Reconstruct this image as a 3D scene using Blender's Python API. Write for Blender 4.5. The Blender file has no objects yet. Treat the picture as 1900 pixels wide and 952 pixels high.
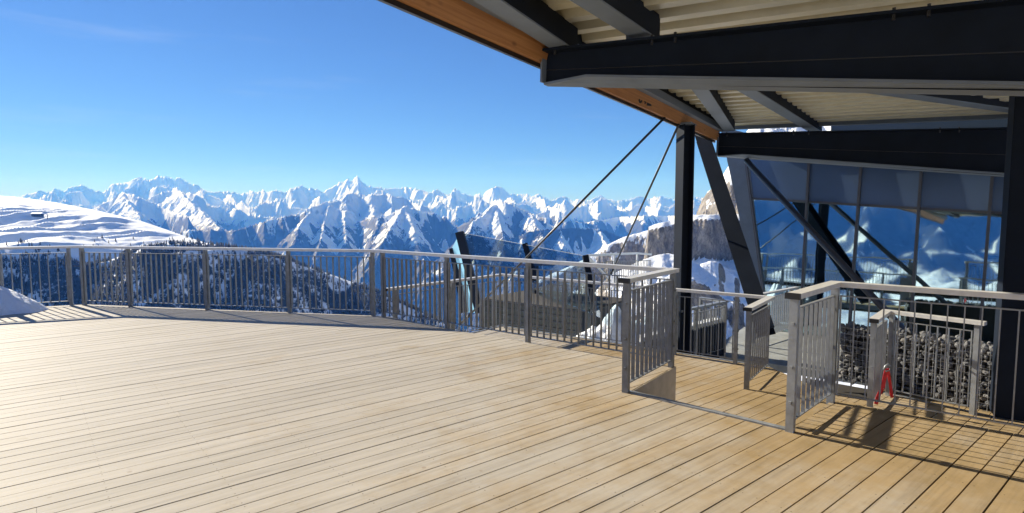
import bpy, bmesh, math, random, time
import numpy as np
from mathutils import Vector, Matrix
T0 = time.time()
random.seed(7); rng = np.random.default_rng(7)
sc = bpy.context.scene
COL = sc.collection

# ------------------------------------------------------------------ camera
F, CX, CY, HY = 1080.0, 950.0, 476.0, 393.0
CAMZ = 1.72
PITCH = math.atan((CY-HY)/F)
cp, sp = math.cos(PITCH), math.sin(PITCH)
def ray(px, py):
    a, b = px-CX, CY-py
    return Vector((a, b*sp+F*cp, b*cp-F*sp))
def P(px, py, z):
    r = ray(px, py); t = (z-CAMZ)/r.z
    return Vector((r.x*t, r.y*t, z))
def Q(px, py, d):
    r = ray(px, py); t = d/r.y
    return Vector((r.x*t, d, CAMZ+r.z*t))
def V(px, py, p0, az):
    """view ray cut with the vertical plane through p0 along azimuth az (deg, clockwise from +y)"""
    a = math.radians(az); n = Vector((math.cos(a), -math.sin(a), 0))
    r = ray(px, py); t = (n.x*p0[0]+n.y*p0[1])/(n.x*r.x+n.y*r.y)
    return Vector((r.x*t, r.y*t, CAMZ+r.z*t))
def D(az):
    a = math.radians(az); return Vector((math.sin(a), math.cos(a), 0))

cam = bpy.data.cameras.new('camera'); co = bpy.data.objects.new('camera', cam); COL.objects.link(co)
co.location = (0, 0, CAMZ); co.rotation_euler = (math.pi/2-PITCH, 0, 0)
cam.sensor_width = 36; cam.lens = 36*F/1900; cam.clip_start = .05; cam.clip_end = 120000
sc.camera = co

# ------------------------------------------------------------------ light
SUN_AZ, SUN_EL = -52.5, 28.0
w = bpy.data.worlds.new('World'); sc.world = w; w.use_nodes = True
nt = w.node_tree; nt.nodes.clear()
sky = nt.nodes.new('ShaderNodeTexSky'); sky.sky_type = 'NISHITA'; sky.sun_disc = False
sky.sun_elevation = math.radians(SUN_EL); sky.sun_rotation = math.radians(SUN_AZ)
sky.altitude = 5000; sky.air_density = 1.4; sky.dust_density = 0.0; sky.ozone_density = 7.0
bg = nt.nodes.new('ShaderNodeBackground'); bg.inputs[1].default_value = .058
wo = nt.nodes.new('ShaderNodeOutputWorld')
tint = nt.nodes.new('ShaderNodeMix'); tint.data_type = 'RGBA'; tint.blend_type = 'MULTIPLY'; tint.inputs[0].default_value = 1
nt.links.new(sky.outputs[0], tint.inputs[6]); tint.inputs[7].default_value = (.82, .885, 1.03, 1)
# faint cirrus streaks high on the left
wtc = nt.nodes.new('ShaderNodeTexCoord'); wmp = nt.nodes.new('ShaderNodeMapping'); wmp.inputs['Rotation'].default_value = (0, .12, .3); wmp.inputs['Scale'].default_value = (2.2, 2.2, 26)
nt.links.new(wtc.outputs['Generated'], wmp.inputs[0])
wns = nt.nodes.new('ShaderNodeTexNoise'); wns.inputs['Scale'].default_value = 1.3; wns.inputs['Detail'].default_value = 6; wns.inputs['Roughness'].default_value = .6; nt.links.new(wmp.outputs[0], wns.inputs['Vector'])
wrp = nt.nodes.new('ShaderNodeValToRGB'); wrp.color_ramp.elements[0].position = .58; wrp.color_ramp.elements[1].position = .86; wrp.color_ramp.elements[1].color = (.16, .16, .16, 1); nt.links.new(wns.outputs[0], wrp.inputs[0])
cir = nt.nodes.new('ShaderNodeMix'); cir.data_type = 'RGBA'; nt.links.new(wrp.outputs[0], cir.inputs[0]); nt.links.new(tint.outputs[2], cir.inputs[6]); cir.inputs[7].default_value = (8, 8.6, 9.4, 1)
nt.links.new(cir.outputs[2], bg.inputs[0]); nt.links.new(bg.outputs[0], wo.inputs[0])
sl = bpy.data.lights.new('sun', 'SUN'); sl.energy = 5.0; sl.angle = math.radians(.5); sl.color = (1, .955, .90)
so = bpy.data.objects.new('sun', sl); COL.objects.link(so)
sd = Vector((math.sin(math.radians(SUN_AZ))*math.cos(math.radians(SUN_EL)), math.cos(math.radians(SUN_AZ))*math.cos(math.radians(SUN_EL)), math.sin(math.radians(SUN_EL))))
so.rotation_euler = sd.to_track_quat('Z', 'Y').to_euler(); so.location = (0, 0, 40)
vs = sc.view_settings; vs.view_transform = 'Standard'; vs.look = 'None'; vs.gamma = 1; vs.use_curve_mapping = False
vs.exposure = .9

sc.render.engine = 'CYCLES'
cy = sc.cycles
cy.use_denoising = True
try: cy.denoiser = 'OPENIMAGEDENOISE'
except Exception: pass
cy.max_bounces = 8; cy.diffuse_bounces = 4; cy.glossy_bounces = 4; cy.transmission_bounces = 6; cy.transparent_max_bounces = 12
cy.volume_bounces = 1
cy.sample_clamp_indirect = 6

# ------------------------------------------------------------------ materials
def new_mat(name):
    m = bpy.data.materials.new(name); m.use_nodes = True
    nt = m.node_tree; b = nt.nodes['Principled BSDF']
    return m, nt, b
def N(nt, t, **k):
    n = nt.nodes.new(t)
    for a, v in k.items(): setattr(n, a, v)
    return n
def L(nt, a, b): nt.links.new(a, b)
def noise(nt, vec, scale, detail=4, rough=.55):
    n = N(nt, 'ShaderNodeTexNoise'); n.inputs['Scale'].default_value = scale; n.inputs['Detail'].default_value = detail
    n.inputs['Roughness'].default_value = rough
    if vec is not None: L(nt, vec, n.inputs['Vector'])
    return n
def ramp(nt, fac, stops):
    r = N(nt, 'ShaderNodeValToRGB')
    e = r.color_ramp.elements
    while len(e) < len(stops): e.new(.5)
    for q, (p, c) in zip(e, stops):
        q.position = p; q.color = tuple(c)+(1,) if len(c) == 3 else c
    L(nt, fac, r.inputs[0]); return r
def mixc(nt, fac, a, b, mode='MIX'):
    n = N(nt, 'ShaderNodeMix', data_type='RGBA', blend_type=mode)
    for s, v in ((n.inputs[0], fac), (n.inputs[6], a), (n.inputs[7], b)):
        if hasattr(v, 'links') or hasattr(v, 'is_linked'): L(nt, v, s)
        elif isinstance(v, (int, float)): s.default_value = v
        else: s.default_value = tuple(v)+(1,)
    return n.outputs[2]
def mth(nt, op, a, b=0., c=None):
    n = N(nt, 'ShaderNodeMath', operation=op)
    for i, v in enumerate((a, b) if c is None else (a, b, c)):
        if isinstance(v, (int, float)): n.inputs[i].default_value = v
        else: L(nt, v, n.inputs[i])
    return n.outputs[0]
def bump(nt, b, h, strength, dist):
    n = N(nt, 'ShaderNodeBump'); n.inputs['Strength'].default_value = strength; n.inputs['Distance'].default_value = dist
    L(nt, h, n.inputs['Height']); L(nt, n.outputs[0], b.inputs['Normal']); return n
def simple(name, col, rough=.5, metal=0., var=.15, scale=6., bmp=0.):
    m, nt, b = new_mat(name)
    tc = N(nt, 'ShaderNodeTexCoord'); n = noise(nt, tc.outputs['Object'], scale, 5, .6)
    lo = [c*(1-var) for c in col]; hi = [min(1, c*(1+var)) for c in col]
    r = ramp(nt, n.outputs[0], [(.3, lo), (.7, hi)])
    L(nt, r.outputs[0], b.inputs['Base Color']); b.inputs['Roughness'].default_value = rough; b.inputs['Metallic'].default_value = metal
    rr = mth(nt, 'MULTIPLY_ADD', n.outputs[0], .25, rough-.12); L(nt, rr, b.inputs['Roughness'])
    if bmp: bump(nt, b, n.outputs[0], .4, bmp)
    return m

def wood_deck(name, yellow, grey):
    m, nt, b = new_mat(name)
    uv = N(nt, 'ShaderNodeUVMap'); uv.uv_map = 'plank'
    sx = N(nt, 'ShaderNodeSeparateXYZ'); L(nt, uv.outputs[0], sx.inputs[0])
    at = N(nt, 'ShaderNodeAttribute'); at.attribute_name = 'pid'
    cmb = N(nt, 'ShaderNodeCombineXYZ'); L(nt, mth(nt, 'MULTIPLY', sx.outputs[0], .8), cmb.inputs[0]); L(nt, mth(nt, 'MULTIPLY', sx.outputs[1], 14), cmb.inputs[1]); L(nt, mth(nt, 'MULTIPLY', at.outputs['Fac'], 40), cmb.inputs[2])
    g = noise(nt, cmb.outputs[0], 1.6, 6, .65)               # grain along the plank
    tc = N(nt, 'ShaderNodeTexCoord')
    st = noise(nt, tc.outputs['Object'], .55, 5, .62)         # damp, oiled patches
    st2 = noise(nt, tc.outputs['Object'], 3.1, 6, .7)
    base = ramp(nt, g.outputs[0], [(.22, [c*.72 for c in grey]), (.5, grey), (.78, [min(1, c*1.14) for c in grey])]).outputs[0]
    warm = ramp(nt, g.outputs[0], [(.22, [c*.66 for c in yellow]), (.52, yellow), (.8, [min(1, c*1.16) for c in yellow])]).outputs[0]
    sxo = N(nt, 'ShaderNodeSeparateXYZ'); L(nt, tc.outputs['Object'], sxo.inputs[0])
    east = N(nt, 'ShaderNodeMapRange'); L(nt, mth(nt, 'ADD', sxo.outputs[0], mth(nt, 'MULTIPLY', sxo.outputs[1], -.12)), east.inputs[0])
    for i, v in enumerate((-2.5, 2.4, -.22, .34)): east.inputs[i+1].default_value = v
    f = mth(nt, 'ADD', st.outputs[0], mth(nt, 'MULTIPLY', mth(nt, 'SUBTRACT', st2.outputs[0], .5), .55)); f = mth(nt, 'ADD', f, east.outputs[0])
    f = mth(nt, 'ADD', f, mth(nt, 'MULTIPLY', mth(nt, 'SUBTRACT', at.outputs['Fac'], .5), .10))
    fr = ramp(nt, f, [(.40, (0, 0, 0)), (.82, (1, 1, 1))])
    c = mixc(nt, fr.outputs[0], base, warm)
    pv = mth(nt, 'MULTIPLY_ADD', at.outputs['Fac'], .12, .94); 
    hs = N(nt, 'ShaderNodeHueSaturation'); L(nt, pv, hs.inputs['Value']); L(nt, c, hs.inputs['Color'])
    c = hs.outputs[0]
    # stains: dull blotches and small marks
    sm = noise(nt, tc.outputs['Object'], 5.2, 7, .72); smr = ramp(nt, sm.outputs[0], [(.60, (0, 0, 0)), (.74, (1, 1, 1))])
    c = mixc(nt, mth(nt, 'MULTIPLY', smr.outputs[0], .42), c, (.22, .165, .095))
    wt = noise(nt, tc.outputs['Object'], 1.15, 7, .7); wtr = ramp(nt, wt.outputs[0], [(.50, (0, 0, 0)), (.66, (1, 1, 1))])
    c = mixc(nt, mth(nt, 'MULTIPLY', wtr.outputs[0], mth(nt, 'MULTIPLY_ADD', fr.outputs[0], .34, .10)), c, (.21, .145, .06))
    kn = N(nt, 'ShaderNodeTexVoronoi'); kn.inputs['Scale'].default_value = 3.3; L(nt, tc.outputs['Object'], kn.inputs['Vector'])
    kr = ramp(nt, kn.outputs['Distance'], [(.0, (1, 1, 1)), (.045, (1, 1, 1)), (.06, (0, 0, 0))])
    c = mixc(nt, mth(nt, 'MULTIPLY', kr.outputs[0], .30), c, (.16, .09, .04))
    # screws every 0.6 m over the joists, two per plank
    u6 = mth(nt, 'SUBTRACT', mth(nt, 'MULTIPLY', mth(nt, 'FRACT', mth(nt, 'MULTIPLY', sx.outputs[0], 1/.6)), .6), .3)
    v6 = mth(nt, 'SUBTRACT', mth(nt, 'ABSOLUTE', sx.outputs[1]), .045)
    rr = mth(nt, 'SQRT', mth(nt, 'ADD', mth(nt, 'MULTIPLY', u6, u6), mth(nt, 'MULTIPLY', v6, v6)))
    scw = mth(nt, 'LESS_THAN', rr, .0045)
    c = mixc(nt, mth(nt, 'MULTIPLY', scw, .75), c, (.08, .06, .045))
    L(nt, c, b.inputs['Base Color'])
    ro = mth(nt, 'MULTIPLY_ADD', g.outputs[0],   .2, .56); L(nt, ro, b.inputs['Roughness'])
    b.inputs['Specular IOR Level'].default_value = .12
    bump(nt, b, g.outputs[0], .35, .004)
    return m

MAT = {}
MAT['deck'] = wood_deck('deck_wood', (.335, .245, .135), (.415, .375, .315))
MAT['galv'] = simple('galvanised_steel', (.30, .315, .33), .45, .4, .2, 9., .0008)
MAT['galv_dull'] = simple('galvanised_steel_dull', (.215, .225, .235), .5, .35, .25, 12., .0008)
MAT['rail_top'] = simple('brushed_rail', (.64, .63, .61), .42, .2, .1, 14.)
MAT['black'] = simple('black_plastic', (.012, .012, .013), .4)
MAT['steel_dark'] = simple('anthracite_paint', (.011, .016, .027), .62, 0, .2, 2.5)
MAT['steel_grey'] = simple('grey_paint_and_bounce', (.17, .20, .24), .45, 0, .12, 2.5)  # grey steel parts; also bounce light painted on beam and purlin undersides
MAT['facade_panel'] = simple('facade_panel', (.095, .145, .235), .22, .25, .04, .4)
for _k in ('steel_dark', 'steel_grey'): MAT[_k].node_tree.nodes['Principled BSDF'].inputs['Specular IOR Level'].default_value = .1
MAT['mullion'] = simple('mullion_metal', (.055, .06, .075), .35, .3)
MAT['sheet'] = simple('sheet_with_warm_bounce', (.60, .56, .42), .42, .1, .1, 3.)  # galvanised sheet, warm bounce from the deck put into its colour
MAT['concrete'] = simple('concrete', (.26, .27, .26), .8, 0, .2, 4., .01)
MAT['white_paint'] = simple('white_paint', (.78, .78, .76), .4)
MAT['rod'] = simple('tie_rod_paint', (.035, .036, .04), .35, .3)
MAT['red'] = simple('red_strap', (.62, .012, .015), .5, 0, .25, 30.)
MAT['blue_board'] = simple('blue_board', (.02, .05, .16), .3)
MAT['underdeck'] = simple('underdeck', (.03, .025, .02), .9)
MAT['wire'] = simple('gabion_wire', (.35, .35, .35), .4, .7)
MAT['green_wood'] = simple('bench_wood', (.42, .33, .18), .5, 0, .2, 8.)

def mk_timber():
    m, nt, b = new_mat('fascia_timber')
    tc = N(nt, 'ShaderNodeTexCoord'); mp = N(nt, 'ShaderNodeMapping'); L(nt, tc.outputs['UV'], mp.inputs[0]); mp.inputs['Scale'].default_value = (.7, 22, 1)
    g = noise(nt, mp.outputs[0], 2, 5); c = ramp(nt, g.outputs[0], [(.3, (.36, .15, .05)), (.7, (.52, .25, .09))]).outputs[0]
    v = N(nt, 'ShaderNodeTexVoronoi'); mp2 = N(nt, 'ShaderNodeMapping'); L(nt, tc.outputs['UV'], mp2.inputs[0]); mp2.inputs['Scale'].default_value = (3.2, 7, 1); L(nt, mp2.outputs[0], v.inputs['Vector']); v.inputs['Scale'].default_value = 1
    k = ramp(nt, v.outputs['Distance'], [(.08, (1, 1, 1)), (.2, (0, 0, 0))])
    c = mixc(nt, mth(nt, 'MULTIPLY', k.outputs[0], .65), c, (.14, .05, .02))
    L(nt, c, b.inputs['Base Color']); b.inputs['Roughness'].default_value = .5
    return m
MAT['timber'] = mk_timber()

def mk_cheek():
    m, nt, b = new_mat('cheek_board')
    tc = N(nt, 'ShaderNodeTexCoord'); n = noise(nt, tc.outputs['Object'], 9, 5); c = ramp(nt, n.outputs[0], [(.3, (.44, .36, .25)), (.7, (.56, .46, .33))])
    L(nt, c.outputs[0], b.inputs['Base Color']); b.inputs['Roughness'].default_value = .6; return m
MAT['cheek'] = mk_cheek()

def mk_snow():
    m, nt, b = new_mat('snow')
    tc = N(nt, 'ShaderNodeTexCoord'); n = noise(nt, tc.outputs['Object'], 3, 6, .6); n2 = noise(nt, tc.outputs['Object'], 24, 4)
    c = ramp(nt, n.outputs[0], [(.3, (.80, .82, .85)), (.7, (.88, .89, .90))]); L(nt, c.outputs[0], b.inputs['Base Color'])
    b.inputs['Roughness'].default_value = .6
    bump(nt, b, mth(nt, 'ADD', n.outputs[0], mth(nt, 'MULTIPLY', n2.outputs[0], .25)), .7, .08)
    return m
MAT['snow'] = mk_snow()

def mk_stone():
    m, nt, b = new_mat('gabion_stone')
    at = N(nt, 'ShaderNodeAttribute'); at.attribute_name = 'pid'
    tc = N(nt, 'ShaderNodeTexCoord'); n = noise(nt, tc.outputs['Object'], 22, 5, .6)
    c = ramp(nt, at.outputs['Fac'], [(0, (.045, .048, .055)), (.5, (.105, .108, .115)), (.85, (.18, .18, .185)), (1, (.22, .185, .14))]).outputs[0]
    c = mixc(nt, .35, c, ramp(nt, n.outputs[0], [(.3, (.04, .04, .05)), (.7, (.24, .24, .245))]).outputs[0])
    L(nt, c, b.inputs['Base Color']); b.inputs['Roughness'].default_value = .75; return m
MAT['stone'] = mk_stone()

def glass(name, tint, gloss, rough=.0, refl=(.9, .95, 1)):
    m = bpy.data.materials.new(name); m.use_nodes = True; nt = m.node_tree; nt.nodes.clear()
    o = N(nt, 'ShaderNodeOutputMaterial'); t = N(nt, 'ShaderNodeBsdfTransparent'); t.inputs[0].default_value = tint+(1,)
    g = N(nt, 'ShaderNodeBsdfGlossy'); g.inputs['Color'].default_value = refl+(1,); g.inputs['Roughness'].default_value = rough
    lw = N(nt, 'ShaderNodeLayerWeight'); lw.inputs[0].default_value = .5
    fz = mth(nt, 'MULTIPLY_ADD', mth(nt, 'POWER', lw.outputs['Facing'], 4.5), .85, .03)
    tc = N(nt, 'ShaderNodeTexCoord'); nn = noise(nt, tc.outputs['Object'], .9, 2); bp = N(nt, 'ShaderNodeBump'); bp.inputs['Strength'].default_value = .12; bp.inputs['Distance'].default_value = .02
    L(nt, nn.outputs[0], bp.inputs['Height']); L(nt, bp.outputs[0], g.inputs['Normal'])
    f = mth(nt, 'ADD', fz, gloss); f.node.use_clamp = True
    mx = N(nt, 'ShaderNodeMixShader'); L(nt, f, mx.inputs[0]); L(nt, t.outputs[0], mx.inputs[1]); L(nt, g.outputs[0], mx.inputs[2]); L(nt, mx.outputs[0], o.inputs[0])
    return m
MAT['facade_glass'] = glass('facade_glass', (.12, .22, .28), .60, .025, (.66, .90, .97))
MAT['clear_glass'] = glass('clear_glass', (.80, .90, .95), .03)
MAT['blue_glass'] = glass('blue_glass', (.45, .65, .75), .35)
MAT['sky_reflection_pane'] = simple('sky_reflection_paint', (.30, .58, .72), .12, 0, .08, 1.)  # opaque pale blue: sky reflection of a glass pane, painted as colour
MAT['louvre'] = simple('louvre_cladding', (.028, .036, .034), .3, .1, .25, 3.)
MAT['green_glass'] = glass('green_glass', (.12, .17, .15), .10, .08)

def mk_terrain(name, rockcol, rockcol2, snowcol=(.84, .86, .88), sc1=.004, forest=(.028, .040, .045), bump_d=20., vstretch=(1, 1, 3.5), crack=False):
    """attributes: snow (0..1), wood (0..1)"""
    m, nt, b = new_mat(name)
    geo = N(nt, 'ShaderNodeNewGeometry')
    a = N(nt, 'ShaderNodeAttribute'); a.attribute_name = 'snow'
    f = N(nt, 'ShaderNodeAttribute'); f.attribute_name = 'wood'
    n1 = noise(nt, geo.outputs['Position'], sc1, 7, .62); n2 = noise(nt, geo.outputs['Position'], sc1*6, 5, .65)
    mp = N(nt, 'ShaderNodeMapping'); L(nt, geo.outputs['Position'], mp.inputs[0]); mp.inputs['Scale'].default_value = vstretch
    n3 = noise(nt, mp.outputs[0], sc1*3, 6, .65)
    rock = ramp(nt, n3.outputs[0], [(.3, rockcol), (.7, rockcol2)]).outputs[0]
    if crack:
        mp2 = N(nt, 'ShaderNodeMapping'); L(nt, geo.outputs['Position'], mp2.inputs[0]); mp2.inputs['Scale'].default_value = (1, 1, .28)
        for sc_, w_, k_ in ((.05, .03, .6), (.16, .05, .45)):
            cn = noise(nt, mp2.outputs[0], sc_, 9, .68); dcr = mth(nt, 'ABSOLUTE', mth(nt, 'SUBTRACT', cn.outputs[0], .5))
            rock = mixc(nt, mth(nt, 'MULTIPLY', ramp(nt, dcr, [(.0, (1, 1, 1)), (w_, (0, 0, 0))]).outputs[0], k_), rock, (.03, .03, .034))
    base = mixc(nt, f.outputs['Fac'], rock, forest)
    jit = mth(nt, 'MULTIPLY', mth(nt, 'SUBTRACT', mth(nt, 'MULTIPLY_ADD', n2.outputs[0], .45, mth(nt, 'MULTIPLY', n1.outputs[0], .55)), .5), 1.5)
    s = ramp(nt, mth(nt, 'ADD', a.outputs['Fac'], jit), [(.42, (0, 0, 0)), (.58, (1, 1, 1))]).outputs[0]
    c = mixc(nt, s, base, snowcol)
    L(nt, c, b.inputs['Base Color']); b.inputs['Roughness'].default_value = .7; b.inputs['Specular IOR Level'].default_value = .2
    bump(nt, b, mth(nt, 'ADD', n1.outputs[0], mth(nt, 'MULTIPLY', n2.outputs[0], .3)), .6, bump_d)
    return m
MAT['mountain'] = mk_terrain('mountain_snow_rock', (.010, .016, .030), (.016, .024, .042), sc1=.0035, forest=(.008, .013, .017), bump_d=60.)
MAT['hill'] = mk_terrain('hill_snow', (.10, .10, .10), (.2, .19, .18), sc1=.02, bump_d=2.5)
MAT['cliff'] = mk_terrain('cliff_rock', (.13, .115, .10), (.42, .365, .295), sc1=.022, bump_d=12., vstretch=(1.3, 1.3, .55), crack=True)
MAT['needles'] = simple('conifer', (.030, .041, .052), .8, 0, .4, .05)

# ------------------------------------------------------------------ mesh helpers
class MB:
    def __init__(s): s.v = []; s.f = []
    def quadbox(s, c8):
        b = len(s.v); s.v += [Vector(p) for p in c8]
        s.f += [tuple(b+i for i in q) for q in ((0, 3, 2, 1), (4, 5, 6, 7), (0, 1, 5, 4), (1, 2, 6, 5), (2, 3, 7, 6), (3, 0, 4, 7))]
        return s
    def box(s, c, ax, ay, az, sx, sy, sz):
        """centre c, unit axes, full sizes"""
        c = Vector(c); x, y, z = Vector(ax)*sx/2, Vector(ay)*sy/2, Vector(az)*sz/2
        return s.quadbox([c-x-y-z, c+x-y-z, c+x+y-z, c-x+y-z, c-x-y+z, c+x-y+z, c+x+y+z, c-x+y+z])
    def beam(s, p0, p1, wd, h, up=(0, 0, 1)):
        p0, p1 = Vector(p0), Vector(p1); d = (p1-p0); l = d.length; d = d/l
        r = d.cross(Vector(up)); r = r.normalized() if r.length > 1e-6 else Vector((1, 0, 0)); u = r.cross(d)
        return s.box((p0+p1)/2, d, r, u, l, wd, h)
    def prism(s, pts, off):
        """polygon pts (list of 3d), extruded by off"""
        n = len(pts); b = len(s.v); off = Vector(off)
        s.v += [Vector(p) for p in pts]+[Vector(p)+off for p in pts]
        s.f.append(tuple(b+i for i in range(n))[::-1]); s.f.append(tuple(b+n+i for i in range(n)))
        for i in range(n):
            j = (i+1) % n; s.f.append((b+i, b+j, b+n+j, b+n+i))
        return s
    def tube(s, pts, r, n=10, caps=True):
        pts = [Vector(p) for p in pts]; rings = []
        for i, p in enumerate(pts):
            d = (pts[min(i+1, len(pts)-1)]-pts[max(i-1, 0)]).normalized()
            a = d.cross(Vector((0, 0, 1))); a = a.normalized() if a.length > 1e-4 else Vector((1, 0, 0)); c = a.cross(d)
            b = len(s.v); rings.append(b)
            rr = r[i] if isinstance(r, (list, tuple)) else r
            for k in range(n):
                t = 2*math.pi*k/n; s.v.append(p+a*(rr*math.cos(t))+c*(rr*math.sin(t)))
        for a, b in zip(rings, rings[1:]):
            for k in range(n):
                j = (k+1) % n; s.f.append((a+k, a+j, b+j, b+k))
        if caps:
            s.f.append(tuple(rings[0]+k for k in range(n))[::-1]); s.f.append(tuple(rings[-1]+k for k in range(n)))
        return s
    def hsec(s, p0, p1, axis, depth, width, tf=.02, tw=.012):
        """I/H section from p0 to p1; axis = direction of the web (horizontal-ish)"""
        p0, p1 = Vector(p0), Vector(p1); d = (p1-p0); l = d.length; d = d/l
        a = Vector(axis); a = (a-d*a.dot(d)).normalized(); b = d.cross(a); c = (p0+p1)/2
        s.box(c+a*(depth/2-tf/2), d, a, b, l, tf, width); s.box(c-a*(depth/2-tf/2), d, a, b, l, tf, width)
        s.box(c, d, a, b, l, depth-2*tf, tw)
        return s
    def mesh(s, name, off=Vector((0, 0, 0))):
        me = bpy.data.meshes.new(name); me.from_pydata([tuple(v-off) for v in s.v], [], s.f); me.update()
        bm = bmesh.new(); bm.from_mesh(me); bmesh.ops.recalc_face_normals(bm, faces=bm.faces); bm.to_mesh(me); bm.free()
        return me
    def build(s, name, mat, parent=None, smooth=False):
        off = world_loc(parent) if parent else (sum(s.v, Vector())/len(s.v))
        me = s.mesh(name, off); me.materials.append(MAT[mat] if isinstance(mat, str) else mat)
        if smooth: me.polygons.foreach_set('use_smooth', [True]*len(me.polygons))
        o = bpy.data.objects.new(name, me); COL.objects.link(o)
        if parent: o.parent = parent
        else: o.location = off
        return o
def world_loc(o):
    l = Vector((0, 0, 0))
    while o is not None: l += o.location; o = o.parent
    return l
def tag(o, label=None, cat=None, group=None, kind=None):
    if label: o['label'] = label
    if cat: o['category'] = cat
    if group: o['group'] = group
    if kind: o['kind'] = kind
    return o
def thing(name, label, cat, loc, group=None):
    o = bpy.data.objects.new(name, None); COL.objects.link(o); o.location = loc; o.empty_display_size = .3
    return tag(o, label, cat, group)
def np_mesh(name, verts, faces, mat, attrs=None, smooth=True, origin=None):
    """verts (n,3) array, faces (m,k) array"""
    me = bpy.data.meshes.new(name); n, (m, k) = len(verts), faces.shape
    me.vertices.add(n); me.vertices.foreach_set('co', np.ascontiguousarray(verts, np.float32).ravel())
    me.loops.add(m*k); me.loops.foreach_set('vertex_index', np.ascontiguousarray(faces, np.int32).ravel())
    me.polygons.add(m); me.polygons.foreach_set('loop_start', np.arange(0, m*k, k, dtype=np.int32)); me.polygons.foreach_set('loop_total', np.full(m, k, np.int32))
    if smooth: me.polygons.foreach_set('use_smooth', np.ones(m, bool))
    for a, v in (attrs or {}).items():
        at = me.attributes.new(a, 'FLOAT', 'POINT'); at.data.foreach_set('value', np.ascontiguousarray(v, np.float32).ravel())
    me.update(); me.validate()
    me.materials.append(MAT[mat]); o = bpy.data.objects.new(name, me); COL.objects.link(o); return o

# ------------------------------------------------------------------ decks
PL_AZ = 50.2
PU, PV = D(PL_AZ), D(PL_AZ-90)
def clip(poly, a, b, c):
    """keep the side a*x+b*y<=c of a convex polygon"""
    out = []
    for i, p in enumerate(poly):
        q = poly[(i+1) % len(poly)]
        dp, dq = a*p[0]+b*p[1]-c, a*q[0]+b*q[1]-c
        if dp <= 0: out.append(p)
        if (dp < 0 < dq) or (dq < 0 < dp):
            t = dp/(dp-dq); out.append((p[0]+(q[0]-p[0])*t, p[1]+(q[1]-p[1])*t))
    return out
def clip_convex(poly, conv):
    n = len(conv); area = sum(conv[i][0]*conv[(i+1) % n][1]-conv[(i+1) % n][0]*conv[i][1] for i in range(n))
    cv = conv if area > 0 else conv[::-1]
    for i in range(n):
        p, q = cv[i], cv[(i+1) % n]; ex, ey = q[0]-p[0], q[1]-p[1]
        poly = clip(poly, ey, -ex, ey*p[0]-ex*p[1])
        if len(poly) < 3: return []
    return poly
def deck(name, pieces, z, width=.148, gap=.0095, th=.03, az=PL_AZ, lmin=11., lmax=20., mat='deck', seed=1, parent=None, label=None):
    """boards of a deck; pieces = convex polygons; every board is a solid of its own inside the one deck surface"""
    r = random.Random(seed); U, W = D(az), D(az-90)
    vs, fs, uv, pid = [], [], [], []
    allp = [p for c in pieces for p in c]
    us = [p[0]*U.x+p[1]*U.y for p in allp]; ws = [p[0]*W.x+p[1]*W.y for p in allp]
    k0, k1 = math.floor(min(ws)/width)-1, math.ceil(max(ws)/width)+1
    for k in range(k0, k1):
        w0, w1 = k*width+gap/2, (k+1)*width-gap/2
        u = min(us)-r.uniform(0, lmax)
        while u < max(us):
            ln = r.uniform(lmin, lmax); idv = r.random(); dz = r.uniform(-.0012, .0012)
            u0, u1 = u+.0007, u+ln-.0007; u += ln
            rect = [(U.x*a+W.x*b, U.y*a+W.y*b) for a, b in ((u0, w0), (u1, w0), (u1, w1), (u0, w1))]
            for c in pieces:
                pg = clip_convex(rect, c)
                if len(pg) < 3: continue
                b = len(vs); n = len(pg)
                # chamfered top edge: outer ring slightly lower than the board face
                cxy = (sum(p[0] for p in pg)/n, sum(p[1] for p in pg)/n)
                vs += [(p[0], p[1], z+dz) for p in pg]+[(p[0], p[1], z-th) for p in pg]
                fs.append(tuple(range(b, b+n))); 
                for i in range(n): j = (i+1) % n; fs.append((b+i, b+n+i, b+n+j, b+j))
                for p in pg*2:
                    uv.append((p[0]*U.x+p[1]*U.y+idv*.6*0, p[0]*W.x+p[1]*W.y-(k+.5)*width)); pid.append(idv)
    me = bpy.data.meshes.new(name); me.from_pydata(vs, [], fs)
    ul = me.uv_layers.new(name='plank'); li = [0]*len(me.loops); me.loops.foreach_get('vertex_index', li)
    ul.data.foreach_set('uv', [x for i in li for x in uv[i]])
    at = me.attributes.new('pid', 'FLOAT', 'POINT'); at.data.foreach_set('value', pid)
    bm = bmesh.new(); bm.from_mesh(me); bmesh.ops.recalc_face_normals(bm, faces=bm.faces)
    bm.to_mesh(me); bm.free()
    me.materials.append(MAT[mat]); o = bpy.data.objects.new(name, me); COL.objects.link(o)
    tag(o, label, None, None, 'structure')
    return o
def xy(v): return (v[0], v[1])

V_AZ, U_AZ = -51.0, 39.5
Uv, Vv = D(U_AZ), D(V_AZ)
# key points of the upper terrace (z = 0)
ST0, ST1, ST2, ST3, ST4 = P(-160, 640, 0), P(0, 616, 0), P(217, 589.5, 0), P(540, 597, 0), P(836, 612.5, 0)
ZS = 0.0
B0, B1 = P(157, 566, ZS), P(693, 586, ZS)
A0 = P(133, 567, ZS); A1v = Q(0, 575, 10.2); A1 = Vector((A1v.x, A1v.y, ZS)); A2 = A0+(A1-A0)*2.4
C0, C1, C2, C3 = P(712, 588, 0), P(829, 612, 0), P(980, 638, 0), P(1245, 681, 0)
R0 = P(1161, 728, 0)                       # near end of the first return
E0, E1 = P(1466, 801, 0), P(1541, 746, 0)  # second return: near end, corner
LA = (E0-R0).normalized()                  # edge above the stairs
E2 = E1-Vv*1.62; E3 = E2-Vv*1.5; E4 = E3-Vv*1.5
Vout = Vector((-LA.y, LA.x, 0)); Vout = Vout if Vout.y > 0 else -Vout
ov = .07
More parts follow.
